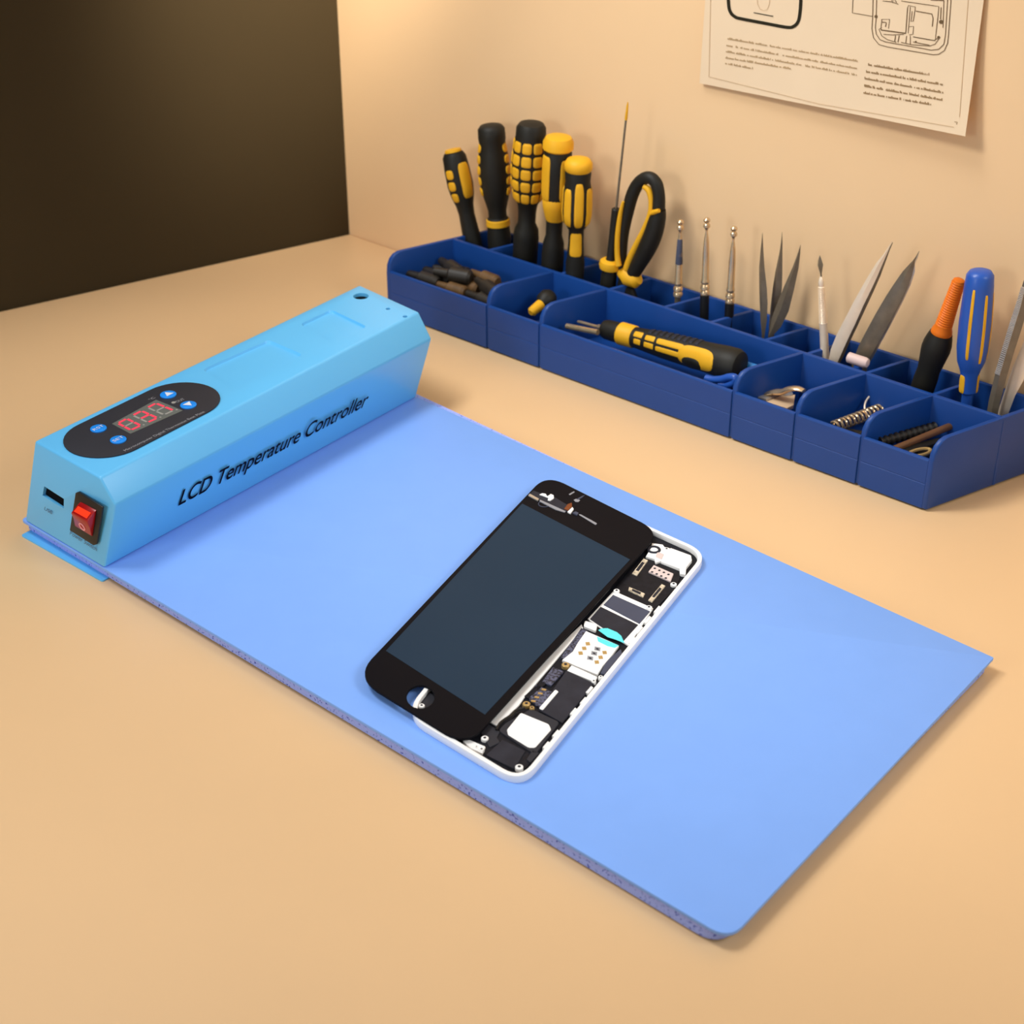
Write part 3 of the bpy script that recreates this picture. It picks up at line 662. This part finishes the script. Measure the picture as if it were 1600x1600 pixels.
# pale cap
a = Axis(c3b(490, 915), c3b(410, 985), foot=T(69, 39, 14))
t = MB(); ce = PL(*c3b(452, 948), T(69, 39.5, 20), WN); w_ = a.w
rr = 8.5 * scale_at(ce); 
t = thing('rubber_cap', 'pale rounded rubber cap resting at the foot of the dark tweezers', 'cap', T(69, 39.5, 2.3))
hw = TU * -.0045
MB().tube([ce - hw * 1.1, ce - hw, ce + hw * .6, ce + hw * .9, ce + hw], [rr * .6, rr, rr, rr * .8, rr * .4], 20).build('cap', M_CAP, t)
MB().tube([ce - UP * .002, Vec((ce.x, ce.y, .0023))], [rr * .8, rr * .9], 16).build('stem', M_BLUEH, t)
# orange and black screwdriver
a = Axis(c3b(1152, 383), c3b(905, 1110), v=47)
t = thing('screwdriver', 'screwdriver with ribbed orange grip above a waisted black body', 'screwdriver', a.foot)
prof = [(0, 6), (.01, 9)]
for k in range(20): prof += [(.02 + k * .0205, 9.0 + k * .17), (.031 + k * .0205, 10.5 + k * .17)]
prof += [(.44, 13.5), (.47, 16), (.5, 17), (.53, 14)]
mb = MB(); a.lathe(mb, prof, 24); mb.build('grip', M_ORANGE, t)
mb = MB(); mb.tube([a.at(x) for x in (.5, .505, .55, .6, .66, .76, .86, .95, a.sf - .03, a.sf)], [r * a.px for r in (14, 18, 20.5, 22.5, 23, 20.5, 18, 19, 18, 12)], 28); mb.build('body', M_RUB, t)
# blue handle with yellow lines
a = Axis(c3b(1300, 318), c3b(1205, 1210), v=46)
t = thing('screwdriver', 'royal blue screwdriver handle with thin yellow stripes, beside the orange grip', 'screwdriver', a.foot)
mb = MB(); a.lathe(mb, [(0, 10), (.012, 17), (.04, 21), (.12, 22.5), (.4, 25), (.6, 24.5), (.7, 22), (.76, 17), (.8, 14.5), (.94, 14), (.95, 11), (.96, 9), (a.sf, 8)], 28); mb.build('handle', M_BLUEH, t)
mb = MB()
for j in range(6): a.patch(mb, .11 if j == 0 else .15, .66 if j == 0 else .69, -23 + j * 52, -11 + j * 52, .9, .1)
a.patch(mb, .8, .95, -75, -25, 1.2, .6); a.patch(mb, .8, .95, 60, 100, 1.2, .6)
mb.build('stripe', M_YEL, t)
# serrated tweezers at the right edge
bs = T(13, 46, 2.3); fx, fy = inv3(*proj(bs))
t = thing('tweezers', 'large serrated steel tweezers at the right edge of the tray', 'tweezers', bs)
pts = [(1660, 240, 2), (1640, 330, 20), (1615, 450, 34), (1580, 590, 42), (1540, 720, 44), (1490, 880, 42), (1440, 1050, 42), (1395, 1230, 40), (fx, fy, 34)]
mb = MB(); blade(mb, pts, c3b, bs, .001, .001); mb.build('arm', M_DKSTEEL, t)
sp = spline([(x, y, w) for x, y, w in pts[2:7]], 14); mb = MB()
for x, y, w in sp[::1]:
    p = PL(*c3b(x - w * .95, y - w * .35), bs + WN * .001, WN); q2 = PL(*c3b(x - w * .15, y - w * .02), bs + WN * .0019, WN); mb.tube([p, q2], .00032, 6)
mb.build('serration', M_STEEL, t)
mb = MB(); blade(mb, [(1760, 420, 2), (1740, 560, 30), (1700, 700, 48), (1640, 860, 56), (1570, 1020, 54), (1500, 1180, 40), (fx + 14, fy, 26)], c3b, bs, .0008, -.003); mb.build('arm', M_SATIN, t)
# ------------------------------------------------------------------ contents of the shallow front bins
FLZ = FLO + .1
# heap of dark bits in the leftmost bin
def capsule(name, m, L, r):
    mb = MB(); mb.tube([Vec((0, 0, 0)), Vec((L * .06, 0, 0)), Vec((L * .55, 0, 0)), Vec((L * .62, 0, 0)), Vec((L, 0, 0))], [r * .7, r, r, r * .62, r * .5], 10)
    return mb.build(name, m, origin=None)
pb = capsule('tool_bit', M_BLACKBIT, .019, .0036); pr_ = capsule('tool_bit', M_BROWNBIT, .017, .0032)
k = 0
ang0 = math.atan2(TU.y, TU.x)
lay = []
for v in (7, 14.5, 22, 29.5):
    for i in range(3): lay.append((231 + i * 18.6 + random.uniform(-1, 1), v, FLZ + 3.7, random.uniform(-.05, .05)))
for v in (10.5, 18, 26):
    for i in range(3): lay.append((233 + i * 17 + random.uniform(-2, 2), v, FLZ + 9.4 + random.uniform(-.4, .6), random.uniform(-.22, .22)))
for i in range(4): lay.append((234 + i * 10, 15 + (i % 2) * 7, FLZ + 14.4 - abs(i - 1.5) * .8, random.uniform(-.5, .5)))
for i, (u, v, z, da) in enumerate(lay):
    brown = i % 3 == 1; src = pr_ if brown else pb
    o = src if i in (0, 1) else src.copy()
    if i not in (0, 1): COL.objects.link(o)
    th = ang0 + da
    o.location = T(u, v, z) - Vec((math.cos(th), math.sin(th), 0)) * .0088; o.rotation_euler = (random.uniform(0, 3), 0, th)
    if brown: tag(o, 'small brown tool bit in the heap filling the leftmost tray bin', 'tool bit', 'brown bits in the leftmost bin')
    else: tag(o, 'small blackened tool bit in the heap filling the leftmost tray bin', 'tool bit', 'black bits in the leftmost bin')
# stubby driver, second bin
b0 = T(203, 18, FLZ)
t = thing('stubby_screwdriver', 'stubby screwdriver with round black knob lying in the second tray bin', 'screwdriver', b0)
n2 = WN; pk = PL(854, 468, T(203, 20, 17), WN); rk_ = 15.5 * scale_at(pk)
pe = PL(829, 489, T(203, 9, 14), WN)
w_ = (pe - pk).normalized()
MB().tube([pk - w_ * rk_, pk - w_ * rk_ * .8, pk - w_ * rk_ * .3, pk + w_ * rk_ * .4, pk + w_ * rk_ * .9], [rk_ * .3, rk_ * .7, rk_, rk_ * .95, rk_ * .6], 22).build('knob', M_RUB, t)
MB().tube([pk + w_ * rk_ * .8, pe - w_ * .001, pe], [rk_ * .55, rk_ * .5, rk_ * .3], 18).build('body', M_YEL, t)
MB().tube([pk, Vec((pk.x, pk.y, FLZ * .001))], [rk_ * .6, rk_ * .7], 14).build('shank', M_RUB, t)
# big handle lying in the wide bin
c1 = lambda x, y: (860 + x / 4.444, 440 + y / 4.444)
b0 = T(135, 17, FLZ)
class Lying(Axis):
    def __init__(s, A, B):
        s.A, s.Bp = A, B; s.w = B - A; s.len = s.w.length; s.w.normalize()
        tocam = EYE - (A + B) / 2; s.f = (tocam - s.w * tocam.dot(s.w)).normalized(); s.r = s.f.cross(s.w).normalized()
        if s.r.z < 0: s.r = -s.r
        s.px = scale_at((A + B) / 2)
a = Lying(PL(*c1(188, 276), b0, WN), PL(*c1(1325, 590), b0, WN))
t = thing('precision_screwdriver', 'fat yellow and black screwdriver lying in the long front bin', 'screwdriver', b0)
fx_ = lambda x: (x - 188) / (1325 - 188)
mb = MB(); mb.tube([a.at(0), a.at(.01), a.at(fx_(345))], [1.5 * a.px, 2.6 * a.px, 3.0 * a.px], 12); mb.build('shaft', M_WARMSTEEL, t)
mb = MB(); mb.tube([a.at(fx_(335)), a.at(fx_(345)), a.at(fx_(400))], [3.5 * a.px, 5.5 * a.px, 6.5 * a.px], 6); mb.build('chuck', M_WARMSTEEL, t)
mb = MB(); a.lathe(mb, [(fx_(378), 10), (fx_(385), 14), (fx_(410), 16), (fx_(480), 16.5), (fx_(520), 17.5), (fx_(620), 16.5), (fx_(690), 18), (fx_(800), 20.5), (fx_(980), 22.5), (fx_(1080), 23), (fx_(1150), 24), (fx_(1220), 25.5), (fx_(1290), 25.5), (fx_(1318), 22), (fx_(1328), 14)], 28); mb.build('handle', M_RUB, t)
mb = MB(); mb.tube([a.at(fx_(x)) for x in (500, 508, 600, 610)], [16 * a.px, 18.4 * a.px, 18 * a.px, 16 * a.px], 28); mb.build('ring', M_YEL, t)
mb = MB()
for (x0, x1, a0, a1) in ((630, 695, 2, 34), (640, 690, -36, -6), (715, 785, 0, 26), (715, 785, -34, -8), (798, 985, -2, 24), (798, 975, -34, -12)): a.patch(mb, fx_(x0), fx_(x1), a0, a1, .9, .12)
a.patch(mb, fx_(955), fx_(1200), -64, 30, 1.2, .85)
mb.build('grip_inlay', M_YEL, t)
mb = MB(); a.patch(mb, fx_(985), fx_(1118), -72, -18, 2.2, .9); mb.build('thumb_dimple', M_RUB, t)
mb = MB()
for k in range(9): a.patch(mb, fx_(715 + k * 40), fx_(742 + k * 40), 34, 88, 1.3, .4)
mb.build('grip_rib', M_CHIPDK, t)
mb = MB(); pA_ = a.at(fx_(1260)); mb.tube([pA_ - UP * .004, Vec((pA_.x, pA_.y, FLZ * .001))], [.004, .0045], 14)
mb.build('clip_foot', M_RUB, t)
# slim steel rod beside it, blue lead, light blue rod
bb = T(168, 9, FLZ + 4)
pA_, pB_ = PL(*c1(108, 308), bb, WN), PL(*c1(330, 352), bb, WN)
tag(MB().tube([pA_, pA_ + (pB_ - pA_) * .03, pB_], [.0008, .0013, .0013], 10).build('steel_rod', M_WARMSTEEL, origin=bb), 'slim steel rod lying under the tip of the fat screwdriver', 'rod')
bb = T(97, 8, FLZ + 5); path = spline([(1080, 672, 0), (1130, 682, 0), (1190, 678, 0), (1240, 664, 0), (1285, 668, 0), (1275, 700, 0), (1225, 722, 0), (1175, 712, 0)], 5)
tag(MB().tube([PL(*c1(x, y), bb, WN) for x, y, _ in path], .0016, 10).build('coiled_lead', M_BLUEH, origin=bb), 'short coiled blue lead beside the butt of the fat screwdriver', 'cable')
bb = T(92, 24, FLZ + 4); pA_, pB_ = PL(*c1(1300, 565), bb, WN), PL(*c1(1432, 606), bb, WN)
tag(MB().tube([pA_, pA_ + (pB_ - pA_) * .05, pB_], [.001, .0018, .0018], 12).build('plastic_rod', M_LBLUE, origin=bb), 'light blue plastic rod behind the butt of the fat screwdriver', 'rod')
# nail clipper in the square bin
c9 = lambda x, y: (1160 + x / 8, 580 + y / 8)
b0 = T(73, 15, FLZ)
t = thing('nail_clipper', 'small silver clipper with beige lever in the third bin from the right end', 'clipper', b0)
def slab(name, pts, m, zz, th, vv=15):
    pl = T(73, vv, zz); lo = [PL(*c9(*p), pl, UP) for p in pts]
    MB().prism([p - UP * th for p in lo], lo).build(name, m, t, bevel=.0002)
path = spline([(190, 330, 0), (300, 285, 0), (400, 262, 0), (500, 258, 0), (580, 225, 0), (680, 215, 0), (770, 245, 0)], 5)
MB().tube([PL(*c9(x, y), T(73, 17, 15), WN) for x, y, _ in path], [.0016 + .0012 * math.sin(math.pi * i / (len(path) - 1)) for i in range(len(path))], 12, flat=.45).build('lever', M_WARMSTEEL, t)
slab('lower_plate', [(290, 380), (480, 300), (660, 290), (640, 420), (560, 460), (430, 420)], M_BEIGE, 15.5, .0018)
slab('blade', [(190, 320), (330, 262), (480, 258), (420, 300), (300, 345)], M_STEEL, 16.5, .0012)
ce = PL(*c9(560, 300), T(73, 15, 15), UP); MB().tube([Vec((ce.x, ce.y, FLZ * .001)), ce + UP * .001], [.0022, .0022], 14).build('pin', M_STEEL, t)
# spring and wire ring
b0 = T(44, 14, FLZ)
A_, B_ = PL(1302, 664, T(44, 6, 0), -TV.cross(UP).normalized()), None
A_ = T(55, 5, FLZ + 8.5); B_ = T(37, 27, FLZ + 8.5)
A_ = G(1303, 667, (FLZ + 8) * .001); B_ = G(1396, 632, (FLZ + 8) * .001)
w_ = (B_ - A_); L_ = w_.length; w_.normalize(); u_ = w_.orthogonal().normalized(); v_ = w_.cross(u_)
turns = 15; R_ = .0021
hp = [A_ + w_ * (L_ * i / (turns * 12)) + (u_ * math.cos(2 * math.pi * i / 12) + v_ * math.sin(2 * math.pi * i / 12)) * R_ for i in range(turns * 12 + 1)]
tag(MB().tube(hp, .00048, 6).build('coil_spring', M_WARMSTEEL, origin=b0), 'bright coil spring lying in the second bin from the right end', 'spring')
ce = G(1377, 633, (FLZ + 11) * .001)
ax_ = (UP * .75 + WN * .6).normalized()
tag(MB().torus(ce, ax_, .0066, .0004, 36, 6).build('wire_ring', M_SATIN, origin=ce), 'thin wire ring leaning above the coil spring', 'ring')
for k, (du, dv) in enumerate(((52, 9), (46, 12), (50, 18), (41, 20), (38, 12))):
    c = T(du, dv, FLZ + 2.2); d_ = (TV * math.cos(k) + TU * math.sin(k)).normalized() * .0055
    tag(MB().tube([c - d_, c - d_ * .9, c + d_ * .9, c + d_], [.001, .002, .002, .001], 8).build('tool_bit', M_BLACKBIT, origin=c), 'small dark bit under the coil spring', 'tool bit', 'bits under the coil spring')
# rightmost bin: threaded rod, brown stick, loop, dark flats
A_ = G(1374, 691, (FLZ + 9) * .001); B_ = G(1460, 667, (FLZ + 9) * .001); prof = []; m_ = 40
tag(MB().tube([A_ + (B_ - A_) * (i / m_) for i in range(m_ + 1)], [(.0021 if i % 4 < 2 else .0014) for i in range(m_ + 1)], 12).build('threaded_rod', M_BLACKBIT, origin=A_), 'black threaded rod lying in the rightmost front bin', 'rod')
A_ = G(1396, 702, (FLZ + 9.5) * .001); B_ = G(1497, 661, (FLZ + 11) * .001)
tag(MB().tube([A_, B_ - (B_ - A_) * .02, B_], [.0013, .0015, .001], 12).build('wooden_stick', mat('brown_stick', (112, 74, 42), .5, var=.2), origin=A_), 'thin brown stick lying across the rightmost front bin', 'stick')
ce = G(1437, 707, (FLZ + 8) * .001)
d1 = (G(1452, 702, (FLZ + 8) * .001) - ce)
lp = [ce + d1 * math.cos(2 * math.pi * k / 24) + UP * 0 + TU * .0022 * math.sin(2 * math.pi * k / 24) for k in range(24)]
tag(MB().tube(lp, .0007, 8, closed=True).build('brass_loop', M_GOLD, origin=ce), 'small brass wire loop at the front of the rightmost bin', 'loop')
FL_ = ['black flat file under the brown stick in the rightmost bin', 'black flat file nearest the end wall in the rightmost bin', 'black flat file at the back of the rightmost bin']
for k, (p0, p1, z) in enumerate((((1408, 704), (1470, 686), 5.5), ((1424, 715), (1474, 698), 4.0), ((1400, 690), (1470, 670), 4.0))):
    A_, B_ = G(*p0, (FLZ + z) * .001), G(*p1, (FLZ + z) * .001); d_ = (B_ - A_).normalized(); n_ = Vec((-d_.y, d_.x, 0)) * .0024
    tag(MB().prism([A_ + n_ - UP * .0016, A_ - n_ - UP * .0016, B_ - n_ * .6 - UP * .0016, B_ + n_ * .6 - UP * .0016], [A_ + n_, A_ - n_, B_ - n_ * .6, B_ + n_ * .6]).build('flat_file', M_BLACKBIT, origin=A_, bevel=.0003), FL_[k], 'file')
# ------------------------------------------------------------------ poster on the back wall
pp = lambda x, y: (1070 + x / 3.3333, y / 3.3333)
pq = lambda x, y: (1300 + x / 6.957, y / 6.957)
pc = [(1112, -150), (1550, -95), (1508, 213), (1093, 130)]     # TL TR BR BL
def lift(s, t): return .0012 + .0056 * (t ** 2.2) * (.12 + .88 * s ** 1.3)
def pst(px, py):                             # (s,t) of a poster pixel by bilinear inversion
    s, t = .5, .5
    for _ in range(12):
        def fwd(s, t):
            return [(pc[0][i] * (1 - s) + pc[1][i] * s) * (1 - t) + (pc[3][i] * (1 - s) + pc[2][i] * s) * t for i in (0, 1)]
        f0 = fwd(s, t); h = 1e-4; fs_ = fwd(s + h, t); ft = fwd(s, t + h)
        a11, a21 = (fs_[0] - f0[0]) / h, (fs_[1] - f0[1]) / h; a12, a22 = (ft[0] - f0[0]) / h, (ft[1] - f0[1]) / h
        dx, dy = px - f0[0], py - f0[1]; D = a11 * a22 - a12 * a21
        s += (dx * a22 - dy * a12) / D; t += (dy * a11 - dx * a21) / D
    return s, t
poster = thing('wall_poster', 'cream printed repair diagram sheet curling off the back wall', 'poster', WP(1300, 60))
mb = MB(); NX, NY = 28, 24; vs = []
for side in (0, 1):
    for j in range(NY + 1):
        for i in range(NX + 1):
            s, t_ = i / NX, j / NY
            x = (pc[0][0] * (1 - s) + pc[1][0] * s) * (1 - t_) + (pc[3][0] * (1 - s) + pc[2][0] * s) * t_
            y = (pc[0][1] * (1 - s) + pc[1][1] * s) * (1 - t_) + (pc[3][1] * (1 - s) + pc[2][1] * s) * t_
            vs.append(WP(x, y, lift(s, t_)) - WN * (.00025 * side))
N1 = (NX + 1) * (NY + 1); fs = []
for j in range(NY):
    for i in range(NX):
        k = j * (NX + 1) + i; qd = (k, k + 1, k + NX + 2, k + NX + 1); fs += [qd, tuple(N1 + x for x in qd[::-1])]
rim = [i for i in range(NX + 1)] + [j * (NX + 1) + NX for j in range(1, NY + 1)] + [NY * (NX + 1) + i for i in range(NX - 1, -1, -1)] + [j * (NX + 1) for j in range(NY - 1, 0, -1)]
fs += [(rim[i], rim[(i + 1) % len(rim)], N1 + rim[(i + 1) % len(rim)], N1 + rim[i]) for i in range(len(rim))]
mb.add(vs, fs); mb.build('sheet', M_PAPER, poster)
def PP(px, py, e=.00018): s, t = pst(px, py); return WP(px, py, lift(s, t) + e)
def stroke(mb, pts, w, closed=False):        # printed line on the sheet; w in photo pixels
    P = list(pts); m = len(P)
    if closed: P = P + [P[0]]
    D = []
    for (x0, y0), (x1, y1) in zip(P, P[1:]):
        n = max(1, int(math.hypot(x1 - x0, y1 - y0) / 9))
        D += [(x0 + (x1 - x0) * k / n, y0 + (y1 - y0) * k / n) for k in range(n)]
    D.append(P[-1]); vs = []
    for i, (x, y) in enumerate(D):
        xa, ya = D[max(i - 1, 0)]; xb, yb = D[min(i + 1, len(D) - 1)]; L = math.hypot(xb - xa, yb - ya) or 1
        nx, ny = -(yb - ya) / L * w / 2, (xb - xa) / L * w / 2
        vs += [PP(x + nx, y + ny), PP(x - nx, y - ny)]
    mb.add(vs, [(2 * i, 2 * i + 1, 2 * i + 3, 2 * i + 2) for i in range(len(D) - 1)])
def arc_pts(pts, r, n=6):
    return [(p.x, p.y) for p in rounded([Vec((x, y, 0)) for x, y in pts], r, n)]
# bold phone outline
out = arc_pts([pp(232, -420), pp(232, 78), pp(590, 152), pp(612, -360)], 24)
mb = MB(); pts_ = spline([(228, -300, 0), (226, -100, 0), (227, 10, 0), (236, 60, 0), (262, 88, 0), (300, 99, 0), (420, 122, 0), (530, 142, 0), (565, 138, 0), (590, 112, 0), (600, 60, 0), (604, 0, 0), (608, -100, 0), (612, -300, 0)], 5)
stroke(mb, [pp(x, y) for x, y, _ in pts_], 5.0)
stroke(mb, [pp(358, 66), pp(460, 85)], 1.4); mb.build('phone_outline', M_PRINTDK, poster, smooth=False)
mb = MB(); stroke(mb, [pp(376, -60), pp(378, 20), pp(392, 48), pp(412, 56), pp(430, 48), pp(440, 20), pp(444, -60)], .7)
stroke(mb, [pp(140, -300), pp(125, 400), pp(700, 542), pp(1400, 662)], .8); stroke(mb, [pp(1430, 610), pp(1490, -200)], .8); mb.build('border_line', M_PRINTLT, poster, smooth=False)
# exploded phone drawing
mb = MB()
for w, P in ((1.1, [(450, -200), (440, 200), (432, 310), (450, 410), (510, 485), (600, 510), (1100, 595), (1160, 590), (1220, 550), (1255, 470), (1265, 380), (1290, 40), (1300, -200)]),
             (1.1, [(490, -200), (478, 200), (470, 300), (480, 370), (520, 430), (580, 455), (900, 512), (1080, 545), (1160, 535), (1215, 480), (1232, 380), (1255, 0), (1262, -200)]),
             (1.0, [(540, 300), (510, 320), (540, 390), (600, 430), (700, 460)]),
             (1.0, [(750, 10), (1160, 70), (1150, 180), (1120, 440), (880, 400)]),
             (1.3, [(1185, 80), (1178, 210)]), (1.0, [(1215, 0), (1205, 300)]),
             (1.2, [(820, 85), (800, 360)]), (.9, [(850, 75), (826, 360)]), (1.0, [(820, 85), (830, 60), (905, 75), (890, 180), (880, 230), (858, 235), (870, 120)]),
             (1.3, [(910, 120), (1085, 152), (1098, 200), (1088, 290)]),
             (1.6, [(530, 325), (640, 340), (800, 362)]), (1.2, [(880, 400), (1110, 440), (1170, 400)]),
             (1.0, [(530, 320), (540, 210), (625, 210), (612, 310)]), (1.4, [(545, 240), (590, 245), (580, 290)]),
             (1.2, [(690, 385), (680, 450)]), (1.2, [(730, 385), (715, 460)]), (1.0, [(810, 390), (800, 470)]), (1.0, [(850, 390), (850, 480)]),
             (1.0, [(750, 460), (860, 485), (1060, 500), (1120, 480), (1175, 400)]), (1.1, [(880, 455), (1000, 480), (1060, 490)]),
             (1.0, [(560, 372), (660, 380), (780, 372)]), (1.0, [(840, 290), (885, 285), (878, 370), (840, 380)]),
             (1.0, [(550, 10), (650, 20), (720, 45)]), (1.3, [(640, -30), (660, 30), (680, -20), (700, 30)]),
             (1.5, [(1070, -2), (1210, 4)]), (1.0, [(235, -200), (220, 140), (440, 178)])):
    stroke(mb, [pq(*p) for p in P], w)
for x, y, r in ((478, 180, 2.6), (1185, 238, 3.2), (1158, 405, 2.2), (910, 455, 1.6)):
    cx, cy = pq(x, y); ring = [PP(cx + r * math.cos(q_), cy + r * math.sin(q_)) for q_ in [2 * math.pi * k / 14 for k in range(14)]]
    mb.add(ring, [tuple(range(14))])
mb.build('phone_drawing', M_PRINT, poster, smooth=False)
# unreadable small print as rows of blurred letter marks
def row(mb, p0, p1, h, rnd):
    L = math.hypot(p1[0] - p0[0], p1[1] - p0[1]); x = 0.0; h *= 1.25; dx, dy = (p1[0] - p0[0]) / L, (p1[1] - p0[1]) / L
    while x < L:
        w = rnd.uniform(1.0, 2.2); hh = h * rnd.choice((.6, .6, .65, 1.0))
        if rnd.random() > .14:
            x0, y0 = p0[0] + dx * x, p0[1] + dy * x; x1, y1 = x0 + dx * w * .8, y0 + dy * w * .8
            mb.add([PP(x0, y0), PP(x1, y1), PP(x1, y1 - hh), PP(x0, y0 - hh)], [(0, 1, 2, 3)])
        x += w
rn = random.Random(3)
mb = MB()
for a0, a1 in (((222, 205), (898, 322)), ((216, 240), (896, 360)), ((214, 272), (893, 394)), ((212, 304), (552, 362)), ((210, 334), (350, 360))): row(mb, pp(*a0), pp(*a1), 2.6, rn)
mb.build('small_print', mat('tan_print', (186, 156, 116), .8, spec=.1), poster, smooth=False)
mb = MB()
for a0, a1 in (((945, 340), (1270, 393)), ((940, 377), (1340, 445)), ((936, 413), (1345, 487)), ((934, 452), (1342, 525)), ((930, 488), (1280, 548))): row(mb, pp(*a0), pp(*a1), 3.2, rn)
stroke(mb, [pp(1404, 634), pp(1420, 636), pp(1414, 648)], .9)
mb.build('small_print', mat('ochre_print', (158, 128, 90), .8, spec=.1), poster, smooth=False)
# ------------------------------------------------------------------ light
def area(name, loc, tgt, size, power, col, spread=180):
    l = bpy.data.lights.new(name, 'AREA'); l.energy = power; l.color = col; l.size = size; l.spread = math.radians(spread)
    o = bpy.data.objects.new(name, l); COL.objects.link(o); o.location = loc
    o.rotation_euler = (Vec(tgt) - Vec(loc)).to_track_quat('-Z', 'Y').to_euler(); return o
area('ceiling_light', (-.48, .545, 1.2), (.05, .48, 0), .36, 7.5, (.965, .985, 1))
def spot(name, loc, tgt, power, col, ang, blend, rad):
    l = bpy.data.lights.new(name, 'SPOT'); l.energy = power; l.color = col; l.spot_size = math.radians(ang); l.spot_blend = blend; l.shadow_soft_size = rad
    o = bpy.data.objects.new(name, l); COL.objects.link(o); o.location = loc
    o.rotation_euler = (Vec(tgt) - Vec(loc)).to_track_quat('-Z', 'Y').to_euler(); return o
spot('corner_fill', T(150, -25, 330), T(386, 36, 150), 11, (1, .9, .74), 40, 1.0, .03)  # added fill, brightens the left wall towards the corner
spot('wall_fill', T(190, -260, 430), T(40, 62, 150), 4.9, (1, .98, .93), 90, 1.0, .05)  # added fill for the right part of the back wall
spot('side_fill', (-.50, .04, .30), (-.13, .48, .02), 5.2, (.95, .98, 1), 56, 1.0, .1)  # added fill to lift the controller's end face and the pad edge
spot('soft_fill', (.42, .20, .44), (-.08, .51, .0), 7.0, (.93, .98, 1), 56, 1.0, .12)  # added fill from the right to lift the controller's front face
wd = bpy.data.worlds.new('World'); S.world = wd; wd.use_nodes = True
wd.node_tree.nodes['Background'].inputs['Color'].default_value = (1, .98, .96, 1); wd.node_tree.nodes['Background'].inputs['Strength'].default_value = .36
# ------------------------------------------------------------------ camera
cd = bpy.data.cameras.new('Camera'); cam = bpy.data.objects.new('Camera', cd); COL.objects.link(cam); S.camera = cam
cam.location = EYE; cam.rotation_euler = (math.pi / 2 - PITCH, 0, 0)
cd.sensor_width = 36; cd.sensor_fit = 'HORIZONTAL'; cd.lens = F / 1600 * 36; cd.clip_start = .01; cd.clip_end = 20
cd.dof.use_dof = True; cd.dof.focus_distance = .57; cd.dof.aperture_fstop = 23
S.view_settings.view_transform = 'Standard'; S.view_settings.look = 'None'; S.view_settings.gamma = 1; S.view_settings.exposure = -.15
S.view_settings.use_curve_mapping = False
